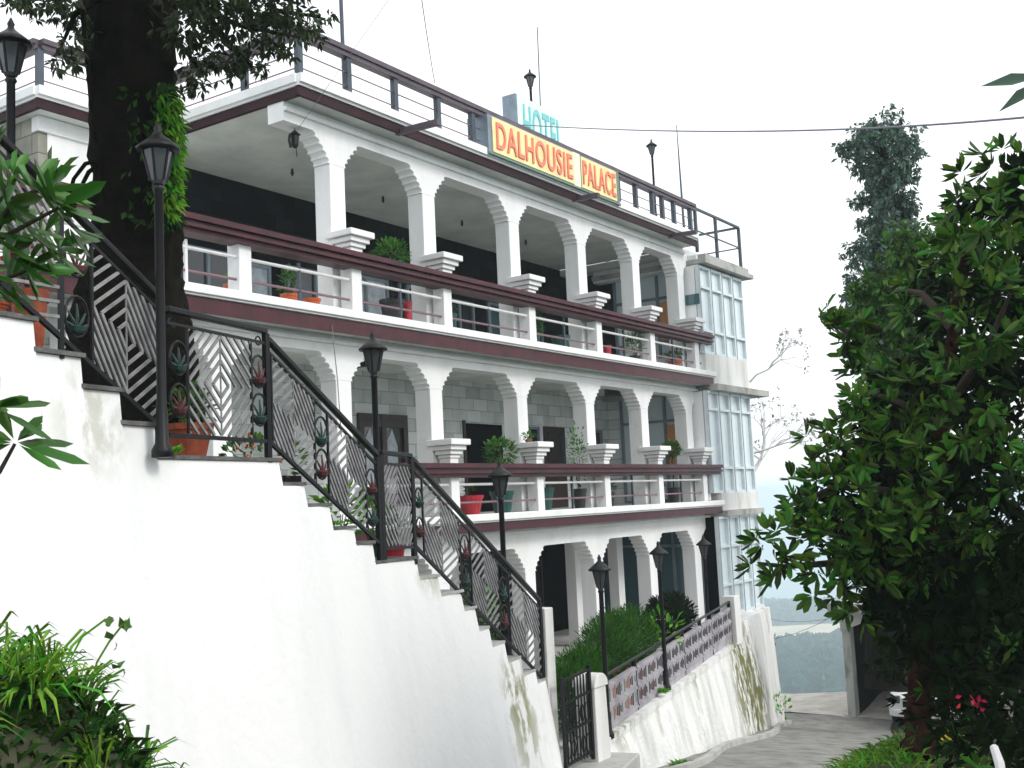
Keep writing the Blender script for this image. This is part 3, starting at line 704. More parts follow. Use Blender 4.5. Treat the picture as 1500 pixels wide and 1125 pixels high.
for nm, ya, yb, ft, fb in FL:
    m = MB(); m.bar(S(ya, 0, ft(ya)), S(yb, 0, ft(yb)), .055, .045)
    m.build('handrail', 'blackmetal', rail, bevel=.008)
    MB().bar(S(ya, 0, ft(ya) - .10), S(yb, 0, ft(yb) - .10), .022, .022).build('rail_bar', 'blackmetal', rail)
    MB().bar(S(ya, 0, fb(ya)), S(yb, 0, fb(yb)), .03, .03).build('rail_bar', 'blackmetal', rail)
    for kind, a, b in SEG[nm]:
        def W(u, w): y = a + (b - a) * u; z0, z1 = fb(y) + .02, ft(y) - .11; return S(y, 0, z0 + (z1 - z0) * w)
        if kind == 'p':
            m = MB(); n3 = np.array([math.cos(R(10)), math.sin(R(10)), 0])
            for k in range(1, 9):
                s_ = k * .122
                for (p, q) in (((.5 - s_, .5), (.5, .5 + s_)), ((.5, .5 + s_), (.5 + s_, .5)), ((.5 + s_, .5), (.5, .5 - s_)), ((.5, .5 - s_), (.5 - s_, .5))):
                    c = clip(p, q)
                    if c: m.bar(W(*c[0]), W(*c[1]), .021, .016, up=n3)
            m.bar(W(.5, 0), W(.5, 1), .010, .010, up=n3)
            m.build('diamond_panel', 'greybar', rail)
            for u in (0, 1): MB().bar(W(u, 0), W(u, 1), .018, .018, up=n3).build('panel_edge', 'blackmetal', rail)
        else:
            yc = (a + b) / 2; r_ = min(.10, (b - a) * .48)
            hh = (.70, .30) if nm != 'up' else (.78, .27)
            for j, w in enumerate(hh):
                c = W(.5, w); t_ = np.array([-math.sin(R(10)), math.cos(R(10)), 0])
                ring = [c + t_ * r_ * math.cos(q) + np.array([0, 0, r_ * 1.35 * math.sin(q)]) for q in np.linspace(0, 2 * math.pi, 17)]
                h_ = MB().tube(ring, .010, 6, caps=False).build('hoop', 'blackmetal', rail)
                m = MB(); cb = c - np.array([0, 0, r_ * .9])
                for q in (-62, -32, 0, 32, 62):
                    d = t_ * math.sin(R(q)) + np.array([0, 0, math.cos(R(q))]); e_ = cb + d * r_ * (1.75 - abs(q) * .010)
                    m.tube([cb, cb + (e_ - cb) * .5 + np.array([.01, 0, 0]), e_], [.006, .011, .005], 6)
                m.lathe(tuple(cb - np.array([0, 0, .03])), [(.015, 0), (.05, .02), (.06, .05), (.02, .06)], 8)
                m.build('palm_shape', 'palmgreen' if (flip + j) % 2 == 1 else 'redp', h_)
            flip += 1
    for yq in ((ya, yb) if nm in ('land', 'land2') else (yb,)):
        if nm == 'land' and yq == ya: continue
        MB().bar(S(yq, 0, fb(yq) - .17), S(yq, 0, ft(yq) - .02), .045, .045).build('rail_post', 'blackmetal', rail)
MB().bar(S(4.28, 0, 1.05), S(4.28, 0, 2.05), .03, .03).build('rail_post', 'blackmetal', rail)
# scrolls at the landing corners
for (y, z) in ((5.30, 1.42), (6.30, 1.40), (8.2, .42), (10.5, -.66)):
    MB().tube([S(y + .035 * math.cos(q), 0, z + .035 * math.sin(q)) for q in np.linspace(0, 6.0, 11)], .007, 5).build('scroll', 'blackmetal', rail)

# ------------------------------------------------------------------ foot of the stairs: post, gate, pillar
def tapered(p, w, z0, z1, w2=None): w2 = w2 or w; return MB().hexa([(p[0] + i * w / 2, p[1] + j * w / 2, z0) for i, j in ((-1, -1), (1, -1), (1, 1), (-1, 1))] + [(p[0] + i * w2 / 2, p[1] + j * w2 / 2, z1) for i, j in ((-1, -1), (1, -1), (1, 1), (-1, 1))])
p = S(11.87, -.02, 0); tag(tapered(p, .19, -3.4, -1.30).build('stair_post', 'gatepost', bevel=.012), 'slim square white post ending the stair railing', 'post')
gp = empty('gate_pillar', Fp(12.85, .05, -3.4), 'stout white gate pillar with a rounded top beside the iron gate', 'pillar')
p = Fp(12.62, .05, 0); tapered(p, .33, -3.45, -2.36, .29).build('shaft', 'gatepost', gp, bevel=.012)
m = MB(); m.prism([(p[0] - .165, p[1] + .175 * math.cos(t), -2.358 + (.17 * math.sin(t) if t not in (0, math.pi) else 0)) for t in np.linspace(0, math.pi, 11)], (.33, 0, 0)); m.build('rounded_top', 'gatepost', gp, bevel=.012)
gt = empty('iron_gate', Fp(12.0, .1, -3.2), 'small black iron gate between the slim white post and the stout pillar', 'gate')
ga, gb = np.array([*S(11.80, .22, 0)[:2]]), np.array([*Fp(12.42, .10, 0)[:2]])
def G(t, z): q = ga + (gb - ga) * t; return np.array([q[0], q[1], z])
m = MB()
for t in (0, 1): m.bar(G(t, -3.22), G(t, -2.14 + .08 * t), .04, .04)
for z in (-3.18, -2.80, -2.45, -2.18): m.bar(G(0, z), G(1, z + .06), .03, .03)
m.build('gate_frame', 'blackmetal', gt)
m = MB()
for t in np.linspace(.1, .9, 8): m.bar(G(t, -3.18), G(t, -2.16), .016, .016)
for k in range(5):
    for z in (-3.0, -2.62): m.tube([G(.14 + k * .18 + .07 * math.cos(q), z + .11 * math.sin(q)) for q in np.linspace(0, 2 * math.pi, 13)], .008, 5, caps=False)
m.build('gate_bars', 'blackmetal', gt)
tag(MB().hexa([*(Fp(y, o, -3.55) for y, o in ((11.6, -.4), (13.0, -.4), (13.0, .55), (11.6, .55))), *(Fp(y, o, -3.26) for y, o in ((11.6, -.4), (13.0, -.4), (13.0, .55), (11.6, .55)))]).build('door_step', 'concrete', bevel=.02), 'worn stone step in front of the iron gate', 'step')

# ------------------------------------------------------------------ patio, fence, retaining wall
m = MB(); m.prism([(-11.33, 11.75, -3.16), (fx(11.75) - .3, 11.75, -3.16), (fx(23.9) - .12, 23.9, -3.16), (-11.33, 23.9, -3.16)], (0, 0, -.5))
tag(m.build('patio', 'floor'), 'grey paved patio in front of the ground floor arcade', 'patio', kind='structure')
rw = empty('retaining_wall', (-9.2, 20, -5), 'tall mossy whitewashed retaining wall under the lilac fence along the road', 'wall')
def topz(y): return -3.13 - .012 * (y - 13.2) if y < 23.6 else -3.25 + .35 * sm((y - 23.6) / .4)
def topx(y): return fx(y) if y < 23.4 else fx(23.4) + (-11.0 - fx(23.4)) * (y - 23.4) / 3.9
m = MB(); yy = np.arange(12.55, 27.46, .31); K = 14
vs = []
for y in yy:
    for k in range(K):
        t = k / (K - 1); zt = topz(y); zb = roadz(y) - .25
        xx = topx(y) + .10 + (base_x(y) - topx(y) - .10) * (t ** .85) + .035 * math.sin(y * 2.7 + t * 4) * t + .02 * math.sin(y * 6.1 - t * 9) * t
        vs.append((xx, y, zt + (zb - zt) * t))
n = len(yy)
fs = [(i * K + k, (i + 1) * K + k, (i + 1) * K + k + 1, i * K + k + 1) for i in range(n - 1) for k in range(K - 1)]
o_ = len(vs)
for y in yy: vs.append((topx(y) - .3, y, topz(y)))
fs += [(i * K, o_ + i, o_ + i + 1, (i + 1) * K) for i in range(n - 1)]
for i, s_ in ((0, 1), (n - 1, -1)):
    b_ = len(vs); vs.append((topx(yy[i]) - .6, yy[i], topz(yy[i]))); vs.append((topx(yy[i]) - .6, yy[i], roadz(yy[i]) - .25))
    fs.append(tuple([i * K + k for k in range(K)] + [b_ + 1, b_]))
m.add(vs, fs); m.build('wall_face', 'retain', rw)
m = MB()
for a, b in zip(yy[:-1], yy[1:]):
    if b < 23.3: m.hexa([(topx(y) + o, y, z + topz(y)) for z in (-.06, .035) for (y, o) in ((a, -.12), (a, .15), (b, .15), (b, -.12))])
m.build('wall_coping', 'retain', rw)
MB().box(-14, -11.1, 23.9, 27.4, -7, -3.605).build('wall_core', 'retain', rw)

fn = empty('patio_fence', (-8.9, 18, -3.1), 'lilac concrete fence with rows of small coloured slots and a metal top rail', 'fence')
fy = [13.0, 15.02, 16.71, 18.4, 20.0, 21.06, 23.3]
ocol = ['greenp', 'darkpot', 'orange', 'redp', 'darkpot', 'greenp']
for k in range(len(fy) - 1):
    a, b = fy[k] + .03, fy[k + 1] - .03
    def fb4(o0, o1, ya, yb, z0, z1): return [Fp(ya, o0, z0), Fp(ya, o1, z0), Fp(yb, o1, z0), Fp(yb, o0, z0), Fp(ya, o0, z1), Fp(ya, o1, z1), Fp(yb, o1, z1), Fp(yb, o0, z1)]
    m = MB(); m.hexa(fb4(-.03, .03, a, b, -3.13 - .012 * (a - 13), -2.48))
    m.hexa(fb4(.032, .05, a, b, -2.80, -2.765)); m.hexa(fb4(.032, .05, a, b, -3.06, -3.03)); m.hexa(fb4(.032, .05, a, b, -2.53, -2.50))
    m.cur = 0
    for row, z in enumerate((-2.64, -2.91)):
        y = a + .08; j = 0
        while y < b - .08:
            if not (j % 7 == 6):
                m.cur = 1 + (0 if k > 1 else (k * 2 + row * 3 + j // 3) % 3)
                hh = .045 + .02 * ((j * 7 + row) % 3)
                m.hexa(fb4(.0305, .036, y, y + .045, z - hh, z + hh))
            y += .085; j += 1
    m.build('fence_panel', ['lilac', 'darkpot', 'greenp' if k == 0 else 'darkpot', 'orange' if k == 0 else 'redp'], fn)
for y in fy[:1] + fy[1:2] + fy[3:]: MB().bar(Fp(y, .0, -3.15 - .012 * (y - 13)), Fp(y, 0, -2.36), .055, .055).build('fence_post', 'blackmetal', fn)
MB().tube([Fp(12.85, 0, -2.37), Fp(23.35, 0, -2.37)], .024).build('top_rail', 'blackmetal', fn)
q = Fp(23.5, .02, 0); tag(tapered((q[0], q[1]), .34, -3.3, -2.25, .30).build('fence_pillar', 'gatepost', bevel=.015), 'short pale pillar closing the far end of the lilac fence', 'pillar')

# ------------------------------------------------------------------ potted plants
def pot(name, p, rim, h, pm, label, leaf=None, lh=.3, lr=.18, n=60, ll=.09, style='bush', flower=None, cat='potted plant', group=None):
    x, y, z = map(float, p)
    r = empty(name, p, label, cat, group)
    k = MB().lathe((x, y, z), [(rim * .68, 0), (rim * .93, h * .82), (rim, h * .82), (rim * 1.04, h), (rim * .93, h), (rim * .90, h - .03)], 16).build('pot', pm, r, smooth=False)
    MB().lathe((x, y, z), [(0.01, h - .035), (rim * .9, h - .03)], 14, closed=False).build('soil', 'soil', r)
    if leaf:
        base = np.array([x, y, z + h]); n = int(n * 1.8); ll *= 1.1
        if style == 'ball':
            c = base + [0, 0, lh - lr * .6]; u = unit(n); P = c + u * np.array([lr, lr, lr * .8]) * rng.uniform(.5, 1, (n, 1)); D = u + [0, 0, .3]
            MB().tube([base - [0, 0, .03], base + [.01, .01, lh * .5], c], [.016, .013, .010], 6).build('stem', 'twig', r)
        elif style == 'bush':
            c = base + [0, 0, lh * .55]; u = unit(n); P = c + u * np.array([lr, lr, lh * .5]) * rng.uniform(.3, 1, (n, 1)); D = u + [0, 0, .5]
            m = MB()
            for q in range(5): m.tube([base - [0, 0, .03], base + np.array([*(rng.normal(size=2) * lr * .3), lh * .5])], [.008, .004], 5)
            m.build('stem', 'twig', r)
        else:       # arching strap leaves from the middle
            t = rng.uniform(0, 6.28, n); P = base + np.stack([np.cos(t), np.sin(t), 0 * t], 1) * .02; D = np.stack([np.cos(t) * .6, np.sin(t) * .6, np.full(n, .9)], 1)
        leaves('foliage', P, D, unit(n) * .4 + [0, 0, .8], ll * rng.uniform(.6, 1.2, n), ll * .1 if style == 'strap' else ll * .45, leaf, r)
        if flower:
            nf = 14; u = unit(nf); P = np.repeat(base + [0, 0, lh * .7] + u * [lr, lr, lh * .4], 5, 0)
            leaves('blossom', P, unit(nf * 5), unit(nf * 5), .035, .03, flower, r)
    return r
XB = -11.42
def up(u, v, **k): return onx(u, v, XB)[:2].tolist() + [2.92]
def dn(u, v): return onx(u, v, XB)[:2].tolist() + [-.15]
GU, GD = 'potted plants along the upper balcony', 'potted plants along the lower balcony'
pot('flower_pot', up(342, 427), .13, .20, 'orangepot', 'orange clay pot on the upper balcony nearest the mossy trunk', 'leafpot', .14, .10, 20, group=GU)
pot('flower_pot', up(424, 440), .13, .20, 'orangepot', 'orange clay pot with a leafy plant left of the near balcony pillar', 'leafpot', .36, .15, 60, group=GU)
pot('flower_pot', up(457, 447), .13, .19, 'orangepot', 'bare orange clay pot right beside the near balcony pillar', group=GU, cat='flower pot')
pot('flower_pot', up(575, 465), .20, .40, 'darkpot', 'big charcoal pot holding a bushy plant that rises over the upper handrail', 'leafpot', .92, .30, 260, style='ball', group=GU)
pot('flower_pot', up(598, 470), .075, .42, 'redpot', 'tall narrow red pot beside the big charcoal pot', group=GU, cat='flower pot')
pot('flower_pot', up(662, 480), .10, .36, 'greenpot', 'tall teal pot just past the second pillar of the upper balcony', 'leafpot', .12, .09, 20, group=GU)
pot('flower_pot', up(783, 500), .12, .26, 'greenpot', 'teal pot with a bright leafy plant in the middle bay of the upper balcony', 'leafpot', .42, .20, 110, group=GU)
pot('flower_pot', up(822, 508), .19, .32, 'greenpot', 'wide teal tub without a plant on the upper balcony', group=GU, cat='flower pot')
pot('flower_pot', up(890, 517), .09, .30, 'redpot', 'narrow red pot in the fifth bay of the upper balcony', group=GU, cat='flower pot')
pot('flower_pot', up(930, 524), .13, .18, 'darkpot', 'dark pot with a full leafy plant by the fifth pillar upstairs', 'leafpot', .50, .24, 130, group=GU)
pot('flower_pot', up(988, 532), .15, .22, 'terracotta', 'reddish pot with trailing leaves in the last upper bay', 'leafmid', .26, .22, 80, group=GU)
pot('flower_pot', up(1016, 537), .13, .20, 'darkpot', 'dark pot with a bluish bush at the far end of the upper balcony', 'leafblue', .42, .20, 100, group=GU)
pot('flower_pot', dn(690, 760), .23, .32, 'redpot', 'wide red pot with a small sprout on the lower balcony', 'leafpot', .14, .07, 16, group=GD)
pot('flower_pot', dn(737, 765), .22, .38, 'greenpot', 'wide teal pot behind the lowest stair lantern, with a bushy plant above the handrail', 'leafpot', .88, .30, 260, style='ball', group=GD)
pot('flower_pot', dn(798, 752), .20, .42, 'greenpot', 'tall teal tub in front of the open doorway', group=GD, cat='flower pot')
pot('flower_pot', dn(850, 748), .15, .38, 'darkpot', 'dark pot with a slender young plant rising above the lower handrail', 'leafpot', 1.25, .20, 90, group=GD)
pot('flower_pot', dn(893, 742), .13, .30, 'darkpot', 'dark pot with a low plant behind the fourth lower balustrade post', 'leafmid', .22, .14, 40, group=GD)
pot('flower_pot', dn(966, 736), .14, .34, 'darkpot', 'charcoal pot in the bay with the glazed end window', 'leafmid', .18, .14, 40, group=GD)
pot('flower_pot', dn(988, 735), .15, .34, 'darkpot', 'charcoal pot carrying a round clipped bush above the lower handrail', 'leafmid', 1.0, .20, 260, style='ball', group=GD)
pot('flower_pot', dn(1030, 731), .14, .30, 'darkpot', 'small charcoal pot at the far end of the lower balcony', 'leafmid', .2, .12, 40, group=GD)
c = onx(775, 640, -11.15); pot('flower_pot', (-11.17, c[1], 1.092), .07, .05, 'terracotta', 'tiny bowl plant sitting on top of a balustrade cap', 'leafpot', .12, .09, 36, ll=.07)
# on the stairs
pot('large_pot', S(5.88, -.36, .47), .19, .26, 'terracotta', 'large terracotta pot with leafy plants on the landing behind the railing', 'leafpot', .26, .20, 90, ll=.08)
pot('plant_bowl', S(3.95, -.30, 1.31), .16, .08, 'orangepot', 'shallow orange bowl on the highest visible step', 'leafpot', .16, .16, 40)
pot('red_flower_pot', S(4.35, -.35, 1.12), .12, .42, 'terracotta', 'terracotta pot with magenta flowers near the head of the stairs', 'leafpot', .45, .2, 60, flower='petalred')
pot('broad_leaf_plant', S(8.02, -.42, -.46), .13, .16, 'darkpot', 'dark pot of broad bright green leaves behind the middle lantern', 'leafbright', .55, .17, 26, ll=.20)
pot('broad_leaf_plant', S(8.55, -.40, -.46), .12, .14, 'greenpot', 'teal pot of rounded green leaves on the middle landing', 'leafbright', .48, .15, 22, ll=.16)
pot('red_stair_pot', S(9.0, -.45, -.66), .16, .30, 'redpot', 'red pot on the first step below the middle landing', 'leafpot', .3, .18, 40)
pot('stair_pot', S(10.75, -.40, -1.75), .13, .22, 'redpot', 'small red pot low on the lowest flight', 'leafpot', .5, .16, 60)
pot('fern_pot', S(11.3, -.40, -1.96), .13, .2, 'darkpot', 'dark pot of drooping fern near the foot of the stairs', 'leafpot', .75, .2, 90)
pb = empty('flower_box', S(6.8, -.35, .27), 'dark maroon planter box with orange flowers behind the upper end of the long flight', 'planter')
m = MB(); q = [S(a, o, z) for z in (.05, .33) for a, o in ((6.46, -.5), (6.46, -.25), (7.2, -.25), (7.2, -.5))]; m.hexa(q); m.build('box', 'maroond', pb)
u = unit(150); P = S(6.85, -.37, .48) + u * [.14, .42, .16]; leaves('foliage', P, u + [0, 0, .5], unit(150), .09, .04, 'leafpot', pb)
P = np.repeat(S(6.85, -.3, .6) + unit(16) * [.12, .42, .14], 5, 0); leaves('blossom', P, unit(80), unit(80), .035, .03, 'petal', pb)
def tuft(name, p, n, L, m_, label, cat='weed', sp=.08):
    t = rng.uniform(0, 6.28, n); D = np.stack([np.cos(t) * .6, np.sin(t) * .6, rng.uniform(.4, 1.1, n)], 1)
    o = leaves(name, np.array(p) + np.stack([rng.normal(size=n) * sp, rng.normal(size=n) * sp, 0 * t], 1), D, unit(n), L * rng.uniform(.5, 1.1, n), L * .14, m_, droop=.5)
    return tag(o, label, cat)
tuft('weed', S(5.25, .0, .46), 110, .13, 'leafbright', 'bright grassy weed at the foot of the landing lantern', sp=.03)
tuft('weed', S(7.35, -.02, -.12), 60, .10, 'leafbright', 'small round leafy weed on the edge of the long flight', sp=.03)
for (y, lab) in ((13.6, 'grassy tuft at the near foot of the retaining wall'), (15.3, 'low green tuft growing from the kerb beside the retaining wall')):
    tuft('weed', (base_x(y) + .22, y, roadz(y)), 170, .22, 'grass', lab, sp=.06)
tuft('weed', Fp(16.2, .12, -3.08), 90, .16, 'leafbright', 'small creeper sprouting on the coping by the middle fence lantern', sp=.03)

# hedge and shrubs on the patio
def shrub(name, blobs, dens, L, lm, label, cat='shrub', W=.22, trunk=None, group=None, dark=True):
    P, A = blob_points(blobs, dens); b = np.array(blobs[0][0])
    r = empty(name, (b[0], b[1], trunk[0][2] if trunk else b[2] - blobs[0][1]), label, cat, group)
    leaves('foliage', P, A * .7 + unit(len(P)) * .5 + [0, 0, .6], unit(len(P)), L * rng.uniform(.6, 1.2, len(P)), L * W, lm, r)
    if trunk: MB().tube(trunk, [.04] * len(trunk), 8).build('stem', 'twig', r)
    return r
def pb_(y, o, z, r, s=(1, 1, 1)): return (Fp(y, o, z), r, s)
shrub('hedge', [pb_(y, -.55, -2.62 + .06 * math.sin(y * 5), .42, (.9, .9, 1.1)) for y in (13.5, 13.95, 14.4)], 16000, .13, 'leafhedge', 'feathery green juniper hedge behind the near end of the lilac fence', 'hedge', .12)
shrub('hedge', [pb_(y, -.62, -2.40 + .05 * math.sin(y * 4), .48, (.9, .9, 1.15)) for y in (15.6, 16.2, 16.8, 17.3)], 12000, .13, 'leafhedge', 'long feathery green hedge around the middle fence lantern', 'hedge', .12)
shrub('round_bush', [pb_(20.7, -.8, -2.5, .46), pb_(21.35, -.85, -2.45, .46)], 8000, .13, 'leafdark', 'dark rounded bush near the far fence lantern', 'bush', .3)
shrub('leafy_plant', [pb_(17.9, -.25, -2.35, .34)], 500, .22, 'leafbright', 'bright broad leaved plant leaning over the fence past the middle lantern', 'plant', .3)
rz_ = shrub('rose_bush', [pb_(14.95, -.4, -2.75, .30)], 900, .08, 'leafmid', 'rose bush with pink red blossoms between the two hedges', 'bush', .4)
P = np.repeat(Fp(14.95, -.2, -2.6) + unit(9) * [.16, .22, .16], 6, 0); leaves('blossom', P, unit(54), unit(54), .05, .045, 'petalred', rz_)

# ------------------------------------------------------------------ mossy trunk in front of the balcony
mt = empty('mossy_tree', at(195, 560, 9.7), 'huge dark mossy tree trunk with bright ferns on its side, standing before the balcony', 'tree')
tp = [(200, 640, 100), (196, 520, 84), (192, 430, 70), (197, 370, 60), (200, 320, 58), (198, 260, 56), (197, 200, 55), (196, 130, 54), (195, 60, 55), (196, -10, 57), (198, -120, 55), (205, -330, 45)]
m = MB(); n = 30; rings = []
fine = [tuple(np.interp(t, range(len(tp)), [p[k] for p in tp]) for k in range(3)) for t in np.linspace(0, len(tp) - 1, 70)]
cr = [at(u, v, 9.7) for u, v, w in fine]
for i, (c, (u, v, w)) in enumerate(zip(cr, fine)):
    for j in range(n):
        t = j * 2 * math.pi / n; r_ = w * 9.7 / FPX * (1 + .07 * math.sin(t * 5 + i * .12) + .05 * math.sin(t * 9 - i * .3) + .035 * rng.normal())
        rings.append(c + np.array([math.cos(t), math.sin(t), 0]) * r_)
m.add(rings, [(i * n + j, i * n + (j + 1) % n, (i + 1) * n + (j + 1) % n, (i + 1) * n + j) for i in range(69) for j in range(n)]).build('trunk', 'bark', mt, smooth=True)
def sprays(name, blobs, dens, L, lm, parent, k=6, W=.3):
    P, A = blob_points(blobs, dens, .1, 1.0); C, D, N, LL = whorls(P, A + unit(len(P)) * .7 - [0, 0, .5], k, L, 1.0)
    return leaves(name, C, D, N, LL, LL * W, lm, parent, droop=.4)
bl = [(300, 25, 42), (345, 35, 45), (385, 20, 45), (425, 30, 40), (455, 45, 24), (320, 85, 38), (285, 110, 30), (360, 90, 30), (300, -30, 70), (400, -30, 70), (270, 50, 40), (395, 70, 22), (415, 75, 16), (478, 25, 14), (292, 128, 14), (385, 100, 14),
      (95, 15, 26), (70, 5, 24), (105, 60, 20), (90, 85, 16), (80, 95, 10), (30, 2, 20), (120, 40, 18), (60, -30, 60), (110, 90, 13)]
sprays('crown', [blob(u, v, 9.2 + .5 * math.sin(u), r, (1, 1, .8)) for u, v, r in bl], 900, .075, 'leaftree', mt, 6, .42)
m = MB()
for pts in ([(215, -30), (280, 10), (360, 40), (440, 55)], [(215, 10), (260, 60), (300, 110)], [(300, 20), (340, 70), (370, 98)], [(170, -20), (110, 20), (85, 80)], [(380, 45), (400, 15), (470, 25)]):
    m.tube([at(u, v, 9.35) for u, v in pts], np.linspace(.035, .010, len(pts)), 6)
m.build('branch', 'bark', mt)
P = []; D = []
for i in range(1500):
    v = rng.uniform(135, 312); wid = 9 + 15 * math.sin((v - 125) / 190 * math.pi) ** .7
    u = 249 + rng.uniform(-1.1, .55) * wid * (1 if v < 300 else .6); P.append(at(u, v, 9.45 + rng.uniform(-.25, .12))); D.append((rng.normal() * .4 + .35, rng.normal() * .4 + .3, -.8 + rng.normal() * .35))
leaves('fern_cover', P, D, unit(1500) * .5 + [.6, -.5, .4], rng.uniform(.06, .13, 1500), .025, 'leafbright', mt)
P = [at(rng.uniform(180, 250), rng.uniform(120, 330), 9.18) for i in range(70)]
leaves('ivy', P, unit(70) + [.3, -.3, -.5], unit(70), .08, .045, 'grassdark', mt)
m = MB()
for pts in ([(120, -10), (124, 60), (130, 110), (135, 170), (145, 235), (150, 300)], [(146, 234), (125, 240), (108, 262), (98, 300)], [(146, 240), (130, 252), (118, 275), (108, 300)], [(105, 290), (120, 284), (135, 295)]):
    m.tube([at(u, v, 9.3) for u, v in pts], .017, 6)
m.build('hanging_vine', 'bark', mt)

P = []; D = []
for i in range(900):
    v = rng.uniform(120, 330); P.append(at(rng.normal(243, 9), v, 9.38 + rng.uniform(-.15, .1))); D.append((rng.normal() * .5 + .2, rng.normal() * .5 + .2, -.7 + rng.normal() * .4))
leaves('fern_cover', P, D, unit(900) * .5 + [.6, -.5, .4], rng.uniform(.05, .11, 900), .028, 'grassdark', mt)  # second fern layer, shaded by a darker leaf colour

# ------------------------------------------------------------------ big leathery leaved tree on the right bank
bt = empty('broadleaf_tree', at(1345, 1088, 9.8), 'large dark tree with whorled leathery leaves overhanging the road from the bank', 'tree')
limb = lambda pts, r0, r1, d=9.8: MB().tube([at(u, v, d + dd) for u, v, dd in pts], np.linspace(r0, r1, len(pts)), 9)
m = MB(); pts = [at(u, v, 9.8) for u, v in ((1345, 1110), (1346, 1040), (1350, 960), (1356, 880), (1366, 760), (1385, 600), (1400, 440), (1430, 320))]
pp = []; rr_ = []
for i in range(len(pts) - 1):
    for t in np.linspace(0, 1, 5, endpoint=False): pp.append(pts[i] + (pts[i + 1] - pts[i]) * t + rng.normal(size=3) * .012)
rr_ = np.interp(np.linspace(0, 1, len(pp)), [0, .08, .3, 1], [.16, .105, .095, .04]) * rng.uniform(.93, 1.07, len(pp))
m.tube(pp, rr_, 12).build('trunk', 'barkred', bt, smooth=True)
for pl in ([(1358, 850, 0), (1393, 832, -.3), (1440, 815, -.5), (1500, 800, -.7)], [(1356, 880, 0), (1290, 835, -.4), (1220, 825, -.7), (1150, 830, -.9), (1110, 825, -.9)], [(1366, 760, 0), (1300, 720, -.3), (1230, 710, -.5), (1160, 740, -.7)],
           [(1380, 640, 0), (1320, 590, 0), (1262, 570, .1)], [(1385, 600, 0), (1440, 520, -.3), (1480, 430, -.4)], [(1395, 480, 0), (1350, 430, .2), (1300, 420, .4)], [(1290, 480, .4), (1245, 490, .4), (1205, 462, .4)]):
    limb(pl, .045, .012).build('branch', 'barkred' if pl[0][0] == 1358 else 'twig', bt)
big = [(1475, 300, 9.3, 78), (1440, 275, 9.4, 40), (1430, 330, 9.4, 50), (1405, 360, 9.5, 34), (1470, 420, 9.4, 90), (1400, 440, 9.6, 75),  (1455, 560, 9.0, 95),
       (1370, 580, 9.4, 85), (1310, 610, 9.4, 62), (1250, 660, 9.2, 46), (1222, 690, 9.1, 40), (1290, 690, 9.3, 70), (1200, 745, 9.0, 44), (1165, 770, 8.9, 42), (1135, 795, 8.8, 34), (1112, 815, 8.8, 24), (1150, 835, 8.8, 26),
       (1250, 770, 9.0, 60), (1225, 840, 9.0, 36), (1340, 760, 9.3, 90), (1440, 700, 9.0, 110), (1300, 850, 9.3, 56), (1400, 850, 9.2, 95), (1480, 830, 9.0, 90), (1262, 880, 9.2, 32), (1330, 905, 9.4, 48), (1247, 440, 10.1, 0), (1480, 240, 9.3, 30), (1495, 950, 9.0, 70), (1420, 940, 9.5, 70),
       (1195, 855, 8.9, 22), (1218, 650, 9.2, 40), (1188, 715, 9.0, 42), (1150, 785, 8.8, 38), (1225, 730, 9.0, 46), (1200, 800, 8.9, 44), (1262, 588, 9.5, 26), (1245, 615, 9.4, 36), (1270, 820, 9.1, 46), (1178, 800, 8.9, 30), (1292, 790, 9.1, 48)]
low = lambda u, v: v > 845 and u > 1280 or v > 740 and u > 1420  # low right clumps get shade painted in by the dark leaf colour
blobs = [blob(u, v, d, r) for u, v, d, r in big if r and not low(u, v)]
P, A = blob_points(blobs, 135, .72, 1.04)
Q = np.array([at(u, v, 9.9) for u, v in ((1205, 463), (1218, 466), (1235, 470), (1258, 468), (1245, 515), (1255, 540), (1250, 510), (1262, 475), (1240, 500))]); Q = np.repeat(Q, 3, 0) + rng.normal(size=(27, 3)) * .03
P = np.concatenate([P, Q]); A = np.concatenate([A, unit(27)])
C, D, N, LL = whorls(P, A + unit(len(P)) * .35 + [0, 0, .45], 9, .152, .95)
leaves('crown', C, D, N, LL, LL * .32, 'leafbig', bt, droop=.15, full=True)
P, A = blob_points([blob(u, v, d + .9, r * .95) for u, v, d, r in big if r > 45] + [blob(u, v, d + 2., r * .95) for u, v, d, r in big if r > 55] + [blob(u, v, d, r) for u, v, d, r in big if low(u, v)] + [blob(u, v, d, 130) for u, v, d in ((1630, 330, 9), (1640, 560, 8.6), (1600, 800, 8.2), (1780, 420, 8.2), (1780, 680, 7.8), (1790, 200, 8.6), (1900, 560, 7.4), (1720, 900, 7.4))], 170, .1, .95)  # last blobs: unseen canopy added right of view to block the sun
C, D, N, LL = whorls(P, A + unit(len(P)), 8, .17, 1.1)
leaves('inner_shade_leaves', C, D, N, LL, LL * .34, 'leafdark', bt)  # shade inside the crown is put into the leaf colour

# twig tip of a nearer branch, upper right
nb = empty('leaf_branch', at(1560, 120, 3.2), 'two blue green leaf tips of a near branch entering at the upper right', 'branch')
MB().tube([at(1620, 110, 3.3), at(1560, 118, 3.25), at(1512, 118, 3.2)], [.012, .008, .005], 6).build('twig', 'twig', nb)
leaves('foliage', [at(1540, 108, 3.2), at(1535, 112, 3.2), at(1540, 100, 3.2), at(1545, 120, 3.22)], [at(1455, 121, 3.2) - at(1540, 108, 3.2), at(1477, 152, 3.2) - at(1535, 112, 3.2), at(1600, 30, 3.2) - at(1540, 100, 3.2), at(1610, 190, 3.2) - at(1545, 120, 3.2)], [-at(1500, 120, 1.) + np.array([0, 0, .35])] * 4, [.165, .135, .16, .16], [.032, .030, .04, .04], 'leafblue', nb, droop=.05)

